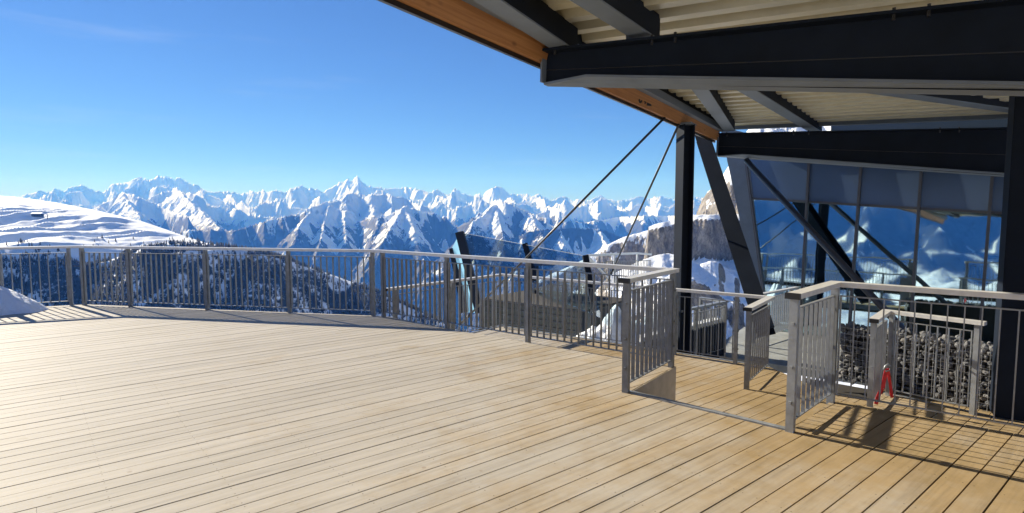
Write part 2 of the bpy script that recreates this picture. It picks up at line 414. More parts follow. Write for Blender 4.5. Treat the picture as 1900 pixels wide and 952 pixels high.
Cc = C3+Uv*ov+Vv*-.0
far = [ST1+(ST0-ST1)*3]
back = [(-14, -7), (12, -7)]
# pieces (convex) of the upper deck
bR = E0+(E0-R0)*6
lft = ST1+(ST0-ST1)*8
main = [xy(ST2), xy(ST3), xy(ST4), xy(C1+Vector((.03, .08, 0))), xy(C3+Uv*.09-Vv*.03), xy(R0-Vv*.03), (R0.x, R0.y-8), (lft.x, -8), xy(lft)]
def hull(pts):
    pts = sorted(set(pts)); 
    def half(pp):
        h = []
        for p in pp:
            while len(h) > 1 and (h[-1][0]-h[-2][0])*(p[1]-h[-2][1])-(h[-1][1]-h[-2][1])*(p[0]-h[-2][0]) <= 0: h.pop()
            h.append(p)
        return h
    a, b = half(pts), half(pts[::-1]); return a[:-1]+b[:-1]
oB = Vector((0, .07, 0)); A2d = A0+(A1-A0)*4.2
pc_near = [(A2d.x, -8), (R0.x, -8), xy(R0), xy(C1+Vector((.05, .06, 0))), xy(C0+oB), xy(B0+oB), xy(A0+oB), xy(A2d+oB)]
pc_mid = [xy(R0), xy(C1+Vector((.05, .06, 0))), xy(C2+Vector((.05, .06, 0))), xy(C3+Uv*.06-Vv*.02), xy(R0-Vv*.02)]
pc_front = [xy(R0), xy(E0), (E0.x, -8), (R0.x, -8)]
pc_right = [(E0.x, -8), xy(E0), xy(E1+Uv*.06), xy(E4+Uv*.06), (E4.x+2, -8)]
deck('terrace_deck', [pc_near, pc_mid, pc_front, pc_right], 0, seed=3, label='pale timber boards of the large upper terrace')
# middle deck, 0.63 m down, and lower deck
ZM, ZL = -.63, -1.25
H_M = ZM+1.10
M0, M1, M2 = P(716, 535, H_M), P(931, 508, H_M), P(1430, 550, H_M)
M0, M1, M2 = [Vector((p.x, p.y, ZM)) for p in (M0, M1, M2)]
MR = P(1385, 722, ZM)
F0 = Vector(P(1622, 591, H_M)); F0.z = ZM
F1 = Vector(P(1646, 575, H_M)); F1.z = ZM
F2 = Vector(P(1829, 597, H_M)); F2.z = ZM
F3 = F2+(F2-F1)*2.2
mid1 = [xy(M0+Vector((-.15, 0, 0))), xy(M1+Vector((0, .12, 0))), xy(M2+Vector((.08, .1, 0))), xy(C3-Uv*.4), xy(C1-Vector((0, .3, 0)))]
mid2 = [xy(C3-Uv*.4), xy(M2+Vector((.08, .1, 0))), xy(MR+Vector((.06, -.03, 0))), xy(F0), xy(E1-Uv*.3), xy(E0-Uv*.2), xy(R0-Uv*.2)]
mid3 = [xy(E1-Uv*.3), xy(F0), xy(F1+Uv*.08), xy(F3+Uv*.08), xy(E4-Uv*.3)]
deck('middle_deck', [hull(mid1), hull(mid2), mid3], ZM, seed=9, label='timber landing one flight below the terrace')
low = [xy(MR), xy(F0), xy(F1), xy(F3), xy(F3+Uv*1.2), xy(F1+Uv*2.4+Vv*.6), xy(M2+Uv*1.0)]
deck('lower_deck', [[xy(MR-Uv*.3), xy(F0-Uv*.3), xy(F1+Uv*1.9-Vv*.2), xy(M2+Uv*1.6)], [xy(F0), xy(F3-Uv*.3), xy(F3+Uv*3.2), xy(F1+Uv*3.6+Vv*.4)]], ZL, seed=12, label='lowest timber landing by the stone wall')
# dark sheet below the boards, stands in for shade in the gaps
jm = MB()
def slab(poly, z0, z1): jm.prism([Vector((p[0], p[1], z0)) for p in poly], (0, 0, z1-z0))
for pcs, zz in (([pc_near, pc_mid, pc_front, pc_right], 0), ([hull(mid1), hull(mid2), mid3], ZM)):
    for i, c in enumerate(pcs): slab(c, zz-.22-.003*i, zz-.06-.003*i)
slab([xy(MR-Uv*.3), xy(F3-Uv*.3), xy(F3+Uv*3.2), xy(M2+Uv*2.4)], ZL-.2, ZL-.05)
tag(jm.build('gap_shade_sheet', 'underdeck'), 'dark sheet under the timber boards, standing in for shade in the gaps', kind='structure')

# edge of the stairs: metal nosing, cheek boards
ns = MB(); ns.beam(R0+Vout*.03+Vector((0, 0, .004)), E0+Vout*.03+Vector((0, 0, .004)), .05, .016)
tag(ns.build('stair_nosing', 'galv'), 'metal nosing along the top of the stairs', kind='structure')
ck = MB()
ck.prism([R0+Uv*.06+Vector((0, 0, -.004)), C3+Uv*.07+Vector((0, 0, -.004)), C3+Uv*.07+Vector((0, 0, ZM)), R0+Uv*.06+Vector((0, 0, ZM))], -Vv*.03)
ck.prism([MR+Uv*.06+Vector((0, 0, -.004)), MR.lerp(M2, .75)+Vector((0, 0, -.004)), MR.lerp(M2, .75)+Vector((0, 0, ZL-ZM)), MR+Uv*.06+Vector((0, 0, ZL-ZM))], -Vv*.03)
ck.prism([F0+Uv*.03+Vector((0, 0, -.004)), F1+Vector((0, 0, -.004)), F1+Vector((0, 0, ZL-ZM)), F0+Uv*.03+Vector((0, 0, ZL-ZM))], Vv*.03)
tag(ck.build('cheek_board', 'cheek'), 'plain timber cheek boards beside the stairs', kind='structure')
eb = MB(); eb.beam(F1+Uv*.1+Vector((0, 0, -.06)), F3+Uv*.1+Vector((0, 0, -.06)), .06, .12)
eb.beam(M2+Vector((.08, .12, -.07)), M1+Vector((0, .15, -.07)), .05, .16); eb.beam(M1+Vector((0, .15, -.07)), M0+Vector((0, .12, -.07)), .05, .16)
tag(eb.build('edge_beam', 'galv_dull'), 'steel edge beams of the landings', kind='structure')

# ------------------------------------------------------------------ railings
HR_W, HR_H = .105, .042
def mitred_bar(pts, wd, z0, z1, mb):
    """horizontal bar of width wd along pts (xy), mitred at the bends"""
    n = len(pts); P2 = [Vector((p[0], p[1], 0)) for p in pts]; Ls, Rs = [], []
    for i in range(n):
        ds = []
        if i > 0: ds.append((P2[i]-P2[i-1]).normalized())
        if i < n-1: ds.append((P2[i+1]-P2[i]).normalized())
        t = sum(ds, Vector()).normalized(); nn = Vector((-t.y, t.x, 0)); c = abs(nn.dot(Vector((-ds[0].y, ds[0].x, 0))))
        Ls.append(P2[i]+nn*(wd/2/c)); Rs.append(P2[i]-nn*(wd/2/c))
    b = len(mb.v)
    for l, r in zip(Ls, Rs):
        mb.v += [Vector((l.x, l.y, z0)), Vector((r.x, r.y, z0)), Vector((r.x, r.y, z1)), Vector((l.x, l.y, z1))]
    for i in range(n-1):
        a, c = b+4*i, b+4*i+4
        for k in range(4):
            j = (k+1) % 4; mb.f.append((a+k, a+j, c+j, c+k))
    mb.f.append((b, b+1, b+2, b+3)); e = b+4*(n-1); mb.f.append((e+3, e+2, e+1, e))
BAL_CACHE = {}
def railing(label, rail_pts, z, posts, panels, caps=(), mat='galv_dull', group='galvanised railings around the decks', top=1.10, spacing=.108, cap_len=.03, post_w=.05, bal=True, bal_deep=.036, postz=None, name='metal_railing', top_mat='rail_top'):
    """rail_pts: handrail polyline; posts: points; panels: (a, b) pairs of plan points"""
    t = thing(name, label, 'railing', Vector((posts[0][0], posts[0][1], z)), group)
    mb = MB(); mitred_bar([xy(p) for p in rail_pts], HR_W, z+top-HR_H, z+top, mb); mb.build('handrail', top_mat, t)
    for p, q in caps:      # end caps: at p, pointing away from q
        d = Vector((p[0]-q[0], p[1]-q[1], 0)).normalized(); s = Vector((-d.y, d.x, 0)); c = Vector((p[0], p[1], z+top-HR_H/2))+d*(cap_len/2)
        MB().box(c, d, s, (0, 0, 1), cap_len, HR_W+.004, HR_H+.004).build('end_cap', 'black', t)
    for p in posts:
        # orient the post with the nearest panel
        best = min(panels, key=lambda ab: min((Vector(xy(ab[0]))-Vector(xy(p))).length, (Vector(xy(ab[1]))-Vector(xy(p))).length))
        d = Vector((best[1][0]-best[0][0], best[1][1]-best[0][1], 0)).normalized(); s = Vector((-d.y, d.x, 0))
        zb = z-.02; c = Vector((p[0], p[1], (zb+z+top-HR_H)/2)); h = z+top-HR_H-zb
        m2 = MB().box(c, d, s, (0, 0, 1), post_w, .06, h)
        for hh in (.24, .52, .86): m2.box(Vector((p[0], p[1], z+hh)), d, s, (0, 0, 1), post_w+.03, .022, .02)
        m2.build('post', mat, t)
    for a, b in panels:
        a = Vector((a[0], a[1], z)); b = Vector((b[0], b[1], z)); d = (b-a); ln = d.length; d = d/ln; s = Vector((-d.y, d.x, 0))
        i0, i1 = a+d*(post_w/2+.022), b-d*(post_w/2+.022); L0 = (i1-i0).length
        m3 = MB(); zt, zb = z+top-.125, z+.085
        m3.beam(i0+Vector((0, 0, zt)) - Vector((0, 0, z)), i1+Vector((0, 0, zt)) - Vector((0, 0, z)), bal_deep, .010)
        m3.beam(i0+Vector((0, 0, zb-z)), i1+Vector((0, 0, zb-z)), bal_deep, .010)
        for e_ in (i0, i1): m3.beam(e_+Vector((0, 0, zb-z-.005)), e_+Vector((0, 0, zt-z+.005)), .012, bal_deep+.002, up=s)
        pn = m3.build('panel_frame', mat, t)
        n = max(2, round(L0/spacing)+1)
        key = (round(math.atan2(d.y, d.x), 3), mat, round(zt-zb, 3), bal_deep)
        if key not in BAL_CACHE:
            bm_ = MB().box(Vector((0, 0, (zt-zb)/2)), d, s, (0, 0, 1), .009, bal_deep, zt-zb-.0105)
            me = bm_.mesh('baluster'); me.materials.append(MAT[mat]); BAL_CACHE[key] = me
        for k in range(1, n-1):
            q = i0+(i1-i0)*(k/(n-1)); o = bpy.data.objects.new('baluster', BAL_CACHE[key]); COL.objects.link(o); o.parent = pn
            o.location = Vector((q.x, q.y, zb))-world_loc(pn)
    return t
def on(a, b, px):
    """point of the plan line a-b seen at column px"""
    k = (px-CX)/F/ cp
    # x = k*y (pitch neglected for points near the horizon)
    dx, dy = b[0]-a[0], b[1]-a[1]; t = (k*a[1]-a[0])/(dx-k*dy); return Vector((a[0]+dx*t, a[1]+dy*t, a[2]))
GA = 'galvanised railings of the upper terrace'
A1p = A0+(A1-A0)*1.0
pA = [A0, A0+(A1-A0)*.98, A0+(A1-A0)*1.96]
jAB = (A0+B0)/2
railing('short galvanised railing beyond the snow pile, at the far corner of the terrace', [jAB, A0, pA[1], pA[2]], ZS, pA, [(pA[0], pA[1]), (pA[1], pA[2])], spacing=.13)
pB = [B0, on(B0, B1, 238), on(B0, B1, 381), on(B0, B1, 535), B1]
jBC = (B1+Vector((C0.x, C0.y, ZS)))/2
railing('long galvanised railing facing the snowy peaks above the forest', [jAB, B0, B1, jBC], ZS, pB, list(zip(pB, pB[1:])), bal_deep=.034)
pC = [C0, C1, C2, C3]
Rp = R0
railing('galvanised railing that turns the corner to the head of the stairs', [jBC, C0, C3, R0-Uv*.05], 0, [C0, on(C0, C3, 829), on(C0, C3, 980), C3, R0],
        [(C0, on(C0, C3, 829)), (on(C0, C3, 829), on(C0, C3, 980)), (on(C0, C3, 980), C3), (R0, C3)], caps=[(R0-Uv*.05, C3)])
railing('galvanised railing with a short return, in front of the black column', [E0-Uv*.05, E1, E2, E3], 0, [E0, E1, E2, E3], [(E0, E1), (E1, E2), (E2, E3)], caps=[(E0-Uv*.05, E1)], mat='galv', bal_deep=.027)
mps = [on(M1, M2, x) for x in (938, 1048, 1160, 1255, 1370)]
railing('lower galvanised railing around the outside of the middle landing', [M0, M1, M2, MR-Uv*.05], ZM, [M0.lerp(M1, .06), M0.lerp(M1, .52)]+mps+[MR],
        [(M0.lerp(M1, .06), M0.lerp(M1, .52)), (M0.lerp(M1, .52), mps[0])]+list(zip(mps, mps[1:]))+[(MR, M2)], caps=[(MR-Uv*.05, M2), (M0, M1)], bal_deep=.02)
fp = [F0, F1.lerp(F2, .06), F1.lerp(F2, .93)]
railing('short railing with a red strap, in front of the stone wall', [F0-Uv*.04, F1, F2], ZM, fp, [(F0, F1), (fp[1], fp[2])], caps=[(F0-Uv*.04, F1)], mat='galv')
H_L = ZL+1.1
I0, I1 = P(1399, 547, H_L), P(1462, 535, H_L); J0, J1, J2 = P(1228, 582, H_L), P(1346, 558, H_L), P(1300, 551, H_L)
for p in (I0, I1, J0, J1, J2): p.z = ZL
I2 = I0+(I1-I0)*2.2
ip = [I0, I0.lerp(I2, .5), I2]
railing('railing along the lowest landing, in front of the glass facade', [I0, I2], ZL, ip, list(zip(ip, ip[1:])), mat='galv')
jp = [J0, J0.lerp(J1, .5), J1, J2]
railing('low grey railing above the dark panel beside the tall column', [J0, J1, J2], ZL, jp, list(zip(jp, jp[1:])), top_mat='galv')

# red strap hanging from the short railing
def ribbon(pts, wd, th, mb, side):
    s = Vector(side).normalized()
    for a, b in zip(pts, pts[1:]):
        mb.beam(a, b, wd, th, up=s.cross((b-a).normalized()).cross(s) if False else s.cross((b-a)).normalized())
rs = thing('red_strap', 'red hazard strap tied to a post of the short railing', 'strap', F0.lerp(F1, .35)+Vector((0, 0, .5)))
sv = Vector((1, -.3, 0)).normalized(); dpt = (F0+F1)/2
def SP(px, py): return Q(px, py, 6.86)
s1 = MB(); ribbon([SP(1646, 684), SP(1643, 694), SP(1640, 708), SP(1638, 720), SP(1633, 728), SP(1629, 737), SP(1625, 750)], .042, .006, s1, sv); s1.build('strap_tail', 'red', rs)
s2 = MB(); ribbon([SP(1646, 684), SP(1649, 694), SP(1651, 708), SP(1653, 722), SP(1655, 738)], .032, .006, s2, sv); s2.build('strap_tail', 'red', rs)
s3 = MB().tube([SP(1640, 686), SP(1643, 679), SP(1648, 676), SP(1653, 681), SP(1650, 687), SP(1643, 689)], .012, 8); s3.build('clip', 'galv', rs, True)

# ------------------------------------------------------------------ roof
RF, RT = D(32), D(122)        # along the eaves / from the tip towards the support
T1 = Q(1013, 122, 6.5); TT = Vector((T1.x, T1.y, 0))
T2 = V(1332, 262, T1, 32)
ZF = T1.z
def fline(s): return Vector((T1.x, T1.y, ZF))+RF*s
roof = thing('canopy_roof', 'canopy roof of black beams and galvanised ribbed sheet tinted with warm bounce with timber edge', 'roof', Vector((T1.x, T1.y, 0)))
s2l = (T2-T1).length
# timber fascia, its dark drip and the steel channel behind it
def uvprism_board(name, a, b, up, out, mat, parent, vs=1.):
    mb = MB().prism([a, b, b+up, a+up], out); o = mb.build(name, mat, parent); me = o.data
    ul = me.uv_layers.new(name='UVMap'); off = world_loc(parent)
    for lp in me.loops:
        co_ = me.vertices[lp.vertex_index].co+off; ul.data[lp.index].uv = ((co_-a).dot((b-a).normalized()), (co_-a).dot(up.normalized()))
    return o
tilt = Vector((0, 0, .19))+RT*.05
uvprism_board('timber_fascia', fline(-9)+Vector((0, 0, .02)), fline(s2l-.05)+Vector((0, 0, .02)), tilt, -RT*.06, 'timber', roof)
MB().beam(fline(-9)-RT*.065, fline(s2l-.03)-RT*.065, .035, .05).build('drip_edge', 'black', roof)
MB().beam(fline(-9)+RT*.10+Vector((0, 0, .27)), fline(s2l-.05)+RT*.10+Vector((0, 0, .27)), .10, .12).build('edge_channel', 'steel_grey', roof)
MB().beam(fline(-9)+RT*.07+Vector((0, 0, .53)), fline(s2l-.05)+RT*.07+Vector((0, 0, .53)), .08, .40).build('edge_plate', 'steel_dark', roof)
# tapered beams
def tapered(TL, TR, BL, BR, p0, name):
    A = [V(x, y, p0, 122) for x, y in (TL, TR, BL, BR)]
    e = 1.9
    tl, bl = A[0], A[2]; tr = A[0]+(A[1]-A[0])*e; br = A[2]+(A[3]-A[2])*e
    f = RF; par = []
    b = MB().prism([bl, br, tr, tl], f*.014)
    g = b.build(name, 'steel_dark', roof)
    u = Vector((0, 0, 1))
    MB().prism([bl+f*-.05-RT*0, bl+RT*.55-f*.16, br-f*.16, br+f*.16, bl+RT*.55+f*.16, bl+f*.05], Vector((0, 0, -.024))).build('flange', 'steel_grey', g)  # paler than the web: deck bounce on the underside, put into the colour
    MB().prism([tl-f*.14, tr-f*.14, tr+f*.14, tl+f*.14], Vector((0, 0, .024))).build('flange', 'steel_dark', g)
    # end plate
    MB().prism([bl-f*.1, bl+f*.1, tl+f*.1, tl-f*.1], -RT*.02).build('end_plate', 'steel_grey', g)
    # weld seam along the web
    MB().beam((bl*.55+tl*.45)-f*.004, (br*.55+tr*.45)-f*.004, .008, .008).build('weld_seam', 'rod', g)
    for k in (.02, .16, .19, .42, .45):
        q = tl.lerp(tr, k); MB().tube([q-f*.1+Vector((0, 0, .05)), q-f*.1-Vector((0, 0, .045))], .014, 6).build('bolt', 'rod', g)
    return tl, tr, bl, br
b1 = tapered((1015, 100), (1900, 8), (1013, 155), (1900, 168), T1, 'tapered_beam')
b2 = tapered((1334, 250), (1873, 240), (1332, 289), (1873, 326), T2, 'tapered_beam')
ztop1, ztop2 = b1[0].z+.024, b2[0].z+.024
ZP = ztop1+.0
def purlin(px0, py0, px1, py1, z, wd=.2, h=.24, ext0=0., ext1=0.):
    a, b = P(px0, py0, z), P(px1, py1, z); d = (b-a).normalized(); a = a-d*ext0; b = b+d*ext1
    up = Vector((0, 0, 1)); g = MB().beam(a+up*h/2, b+up*h/2, wd, h).build('purlin', 'steel_dark', roof)
    MB().beam(a-up*.008, b-up*.008, wd*1.02, .016).build('flange', 'steel_grey', g)  # lighter strip paints the bounce-lit underside of the purlin
    return a, b
pz = ztop1+.012
purlin(908, 0, 1056, 97, pz, .2, .24, 6, 0)
purlin(1090, 0, 1200, 72, pz, .2, .24, 6, .1)
purlin(1305, 173, 1352, 240, pz+.05, .22, .24, 2.2, .2)
purlin(1400, 175, 1512, 243, pz+.05, .22, .24, 2.6, .2)
purlin(1690, 178, 1900, 208, pz, .22, .24, 3., 2)
MB().box(P(1187, 78, pz)+Vector((0, 0, .05)), RF, RT, (0, 0, 1), .012, .3, .22).build('gusset_plate', 'steel_grey', roof)
# ribbed sheet: trapezoid profile, ribs running with the beams
def sheet():
    pitch, dep = .42, .13; mb = MB(); s0, s1 = -9.0, s2l+.72; n = int((s1-s0)/pitch)
    prof = []
    for i in range(n):
        b = s0+i*pitch; prof += [(b, 0), (b+.15, 0), (b+.20, dep), (b+.37, dep)]
    prof.append((s0+n*pitch, 0))
    t0, t1 = .12, 9.0; zz = lambda t: pz+.245-.032*t
    for s, dz in prof:
        for t in (t0, t1):
            q = Vector((T1.x, T1.y, 0))+RF*s+RT*t; mb.v.append(Vector((q.x, q.y, zz(t)+dz)))
    for i in range(len(prof)-1): mb.f.append((2*i, 2*i+1, 2*i+3, 2*i+2))
    o = mb.build('ribbed_sheet', 'sheet', roof)
    md = o.modifiers.new('thick', 'SOLIDIFY'); md.thickness = .004; md.offset = 1
    # roof build-up on top so that the sheet is dark above
    a = [Vector((T1.x, T1.y, 0))+RF*s+RT*t+Vector((0, 0, zz(t)+dep+.02)) for s, t in ((s0, -.1), (s1, -.1), (s1, t1), (s0, t1))]
    MB().prism(a, (0, 0, .16)).build('roof_slab', 'steel_dark', roof)
    e = [Vector((T1.x, T1.y, 0))+RF*(s1+.0)+RT*t for t in (t0, t1)]
    MB().beam(Vector((e[0].x, e[0].y, zz(t0)+.02)), Vector((e[1].x, e[1].y, zz(t1)+.02)), .12, .16).build('edge_channel', 'steel_grey', roof)
sheet()
# hand-painted mark on the timber: two small digits and a smear
mk = MB()
def mark(pts, wd):
    for (x0, y0), (x1, y1) in zip(pts, pts[1:]):
        a, b = V(x0, y0, T1+RT*.0+Vector((0, 0, 0)), 32), V(x1, y1, T1, 32); sft = RT*.02
        mk.beam(a+sft, b+sft, .008, wd, up=(0, 0, 1))
fo = Vector((0, 0, 0))
mark([(1186, 181), (1183.5, 184.5), (1184, 189), (1186.5, 190), (1188.5, 187), (1188, 182.5), (1186, 181)], .035)
mark([(1191.5, 184.5), (1195.5, 183.5), (1196, 187), (1192.5, 187), (1196, 190), (1194, 192)], .03)
mark([(1198, 193), (1206, 194.5)], .05)
mk.build('painted_mark', 'black', roof)

# columns, strut, rods
def htop(px): return on(fline(0), fline(10), px)
kb = htop(1262); kb = Vector((kb.x, kb.y, 0))+RT*.05
col1 = thing('steel_column', 'tall slim dark column holding the timber roof edge', 'column', Vector((kb.x, kb.y, -5)))
MB().hsec(Vector((kb.x, kb.y, -5)), Vector((kb.x, kb.y, ZF+.02)), D(70), .24, .24, .022, .014).build('shaft', 'steel_dark', col1)
MB().box(Vector((kb.x, kb.y, ZF+.03)), RF, RT, (0, 0, 1), .36, .30, .03).build('cap_plate', 'steel_grey', col1)
MB().box(Vector((kb.x, kb.y, -4.98)), RF, RT, (0, 0, 1), .5, .5, .04).build('base_plate', 'steel_grey', col1)
sa, sb = Q(1306, 262, 13.4), Q(1398, 545, 10.8); sdv = (sb-sa); sb2 = sa+sdv*1.2
st = thing('raking_strut', 'leaning dark steel strut between tall column and glass facade', 'strut', Vector((sb2.x, sb2.y, sb2.z)))
MB().hsec(sa-sdv*.04, sb2, D(18), .30, .31, .024, .016).build('shaft', 'steel_dark', st)
wcb = P(1868, 777, ZM)
col2 = thing('black_column', 'thick black column behind the right-hand railing', 'column', Vector((wcb.x, wcb.y, ZM)))
wc = Vector((wcb.x+.18, wcb.y+.1, 0))
MB().hsec(Vector((wc.x, wc.y, ZM)), Vector((wc.x, wc.y, 3.55)), D(122), .42, .36, .03, .02).build('shaft', 'steel_dark', col2)
MB().prism([Vector((wc.x, wc.y, ZM))+D(122)*.2*a+D(32)*.185*b for a, b in ((-1, -1), (1, -1), (1, -.97), (-1, -.97))], (0, 0, 4.1)).build('cover_plate', 'steel_dark', col2)
def rod(label, a, b, r, mat='rod', name='tie_rod', group=None):
    t = thing(name, label, 'rod' if name == 'tie_rod' else 'brace', b, group)
    MB().tube([a, b], r, 10).build('bar', mat, t, True)
    d = (b-a).normalized()
    if name == 'tie_rod': MB().tube([b-d*.45, b-d*.1], r*1.45, 10).build('turnbuckle', mat, t, True)
ra = htop(1229); ra.z = ZF+.02; rod('longer tie rod slanting from the timber edge behind the corner railing', ra, Q(852, 604, 12.6), .021, group='tie rods under the roof edge')
rb_ = htop(1254); rb_.z = ZF; rod('steeper tie rod running down beside the tall column', rb_, Q(1133, 510, 15.5), .021, group='tie rods under the roof edge')

# ------------------------------------------------------------------ glazed building
G0 = Q(1390, 370, 15.4); GA_ = 131.0
def G(px, py): return V(px, py, G0, GA_)
gd = D(GA_); gn = Vector((-gd.y, gd.x, 0)); gn = gn if gn.y < 0 else -gn     # faces the terrace
bld = thing('glazed_building', 'dark blue glass facade under the canopy with grey panels above', 'building', Vector((G0.x, G0.y, ZL)))
tops = [(1383, 296), (1501, 296), (1598, 300), (1710, 306), (1842, 316), (1990, 330)]
trs = [(1394, 368), (1498, 374), (1593, 380), (1705, 386.5), (1836, 394), (1990, 402)]
ZB = ZL-.05
bots = []
for i, ((a, b), (c, d_)) in enumerate(zip(tops, trs)):
    A_, B_ = G(a, b), G(c, d_); t = (ZB-A_.z)/(B_.z-A_.z); bots.append(A_+(B_-A_)*t)
tp = [G(*p) for p in tops]; tm = [G(*p) for p in trs]
LEAN = math.tan(math.radians(3.2))
bots = [b_+gn*(LEAN*(m_.z-b_.z)) for b_, m_ in zip(bots, tm)]; tp = [t_-gn*(LEAN*(t_.z-m_.z)) for t_, m_ in zip(tp, tm)]
for i in range(len(tp)-1):
    e = .02
    MB().prism([tm[i], tm[i+1], tp[i+1]+Vector((0, 0, .7)), tp[i]+Vector((0, 0, .7))], -gn*.05).build('upper_panel', 'facade_panel', bld)
    MB().prism([bots[i], bots[i+1], tm[i+1], tm[i]], -gn*.02).build('glass_pane', 'facade_glass', bld)
    MB().beam(tm[i]+gn*.02, tm[i+1]+gn*.02, .07, .055).build('transom', 'mullion', bld)
for i in range(len(tp)):
    up_ = (tp[i]-bots[i])
    MB().beam(bots[i]+gn*.03, tp[i]+up_*.15+gn*.03, .09, .055, up=gn.cross(up_.normalized())).build('mullion', 'mullion', bld)
# slanted side panel at the far end, low plinth and roof band
sl_ = [G(1322, 255), G(1424, 560)]; low_l = sl_[0]+(sl_[1]-sl_[0])*((ZB-sl_[0].z)/(sl_[1].z-sl_[0].z))
pl_top, pl_bot = G(1330, 285), None
lt = G(1335, 262); lb = bots[0]+(lt-tp[0])*.25
MB().prism([lb, bots[0]-gd*.03, tp[0]+Vector((0, 0, .7))-gd*.03, lt+Vector((0, 0, .4))], -gn*.06).build('end_panel', 'steel_grey', bld)
bk = -gn
def inner(p, d): return p+bk*d
br_ = bots[-1]+gd*3
MB().prism([bots[0]+bk*.1, br_+bk*.1, br_+bk*6, bots[0]+bk*6], (0, 0, -.06)).build('inner_floor', 'concrete', bld)
MB().prism([bots[0]+bk*6, br_+bk*6, br_+bk*6+Vector((0, 0, 4.2)), bots[0]+bk*6+Vector((0, 0, 4.2))], bk*.1).build('inner_wall', 'steel_grey', bld)
MB().prism([bots[0]+bk*.15+Vector((0, 0, 4.4)), br_+bk*.15+Vector((0, 0, 4.4)), br_+bk*6+Vector((0, 0, 4.4)), bots[0]+bk*6+Vector((0, 0, 4.4))], (0, 0, .1)).build('ceiling', 'steel_dark', bld)
MB().prism([bots[0]+bk*.12, bots[0]+bk*6, bots[0]+bk*6+Vector((0, 0, 4.3)), tp[0]+bk*.12+Vector((0, 0, .4))], -gd*.06).build('side_wall', 'steel_grey', bld)
# diagonal pipe across the facade
rod('round diagonal brace crossing the facade down to the stone wall', Q(1384, 297, 13.1), Q(1802, 748, 8.75), .062, 'mullion', 'diagonal_brace')
# soffit band behind the second beam
sba, sbb = G(1560, 218)+gn*.9, G(1990, 205)+gn*.9
MB().prism([Vector((sba.x, sba.y, 3.2)), Vector((sbb.x, sbb.y, 3.2)), Vector((sbb.x, sbb.y, 4.6)), Vector((sba.x, sba.y, 4.6))], bk*.1).build('soffit_band', 'facade_panel', bld)
# paved floor in front of the facade
pf = MB().prism([Vector((p.x, p.y, ZL-.06)) for p in (bots[0]+gn*3.6-gd*.2, bots[-1]+gn*3.0+gd*2, bots[-1]+gd*2+gn*.05, bots[0]+gn*.05-gd*.6)], (0, 0, -.15))
tag(pf.build('paved_floor', 'concrete'), 'grey paving in front of the glass facade', kind='structure')

# ------------------------------------------------------------------ gabion wall
def gabion():
    a = P(1553, 704, ZL+.02); b_ = P(1845, 765, ZL+.02); d = (b_-a).normalized(); ln = (b_-a).length+1.2
    n = Vector((-d.y, d.x, 0)); n = n if n.y > 0 else -n; h = .93; dep = .5
    t = thing('gabion_wall', 'wire basket wall filled with grey broken stones', 'wall', a)
    r = random.Random(4); vs, fs, pid = [], [], []
    ico = bmesh.new(); bmesh.ops.create_icosphere(ico, subdivisions=1, radius=1); iv = [v.co.copy() for v in ico.verts]; jf = [tuple(v.index for v in f.verts) for f in ico.faces]; ico.free()
    def stone(c, s):
        b = len(vs); k = r.random(); q = Matrix.Rotation(r.uniform(0, 6.28), 3, Vector((r.gauss(0, 1), r.gauss(0, 1), r.gauss(0, 1))).normalized())
        sc_ = Vector((r.uniform(.75, 1.25), r.uniform(.6, 1.0), r.uniform(.5, .85)))*s
        for v in iv:
            w_ = Vector((v.x*sc_.x, v.y*sc_.y, v.z*sc_.z))*r.uniform(.78, 1.15); vs.append(c+q@w_)
        for f in jf: fs.append(tuple(b+i for i in f))
        pid.extend([k]*len(iv))
    x = 0
    for layer in range(2):
        z = .05
        while z < h:
            x = r.uniform(0, .1)
            while x < ln:
                s = r.uniform(.032, .075); stone(a+d*x+n*(.07+.10*layer+r.uniform(-.02, .02))+Vector((0, 0, z+r.uniform(-.03, .03))), s); x += s*1.55
            z += .082
    for k in range(int(ln/.11)):
        for j in range(4): stone(a+d*(k*.11+r.uniform(0, .05))+n*(.06+j*.12)+Vector((0, 0, h+r.uniform(-.04, .03))), r.uniform(.045, .075))
    for k in range(9):
        for j in range(4): stone(a+d*(.03+r.uniform(0, .04))+n*(.08+j*.12)+Vector((0, 0, .05+k*.105)), r.uniform(.055, .09))
    off = Vector(a); me = bpy.data.meshes.new('stone_fill'); me.from_pydata([tuple(v-off) for v in vs], [], fs)
    at = me.attributes.new('pid', 'FLOAT', 'POINT'); at.data.foreach_set('value', pid); me.materials.append(MAT['stone'])
    o = bpy.data.objects.new('stone_fill', me); COL.objects.link(o); o.parent = t; o['kind'] = 'stuff'
    MB().prism([a+n*.14, a+d*ln+n*.14, a+d*ln+n*dep, a+n*dep], (0, 0, h-.02)).build('stone_core', 'underdeck', t)
    w_ = MB(); k = 0
    while k*.1 < ln: w_.beam(a+d*(k*.1)-n*.02, a+d*(k*.1)-n*.02+Vector((0, 0, h+.02)), .004, .004, up=(1, 0, 0)); k += 1
    for k in range(10): w_.beam(a-n*.023+Vector((0, 0, k*.105)), a+d*ln-n*.023+Vector((0, 0, k*.105)), .004, .004)
    w_.build('wire_mesh', 'wire', t)
gabion()

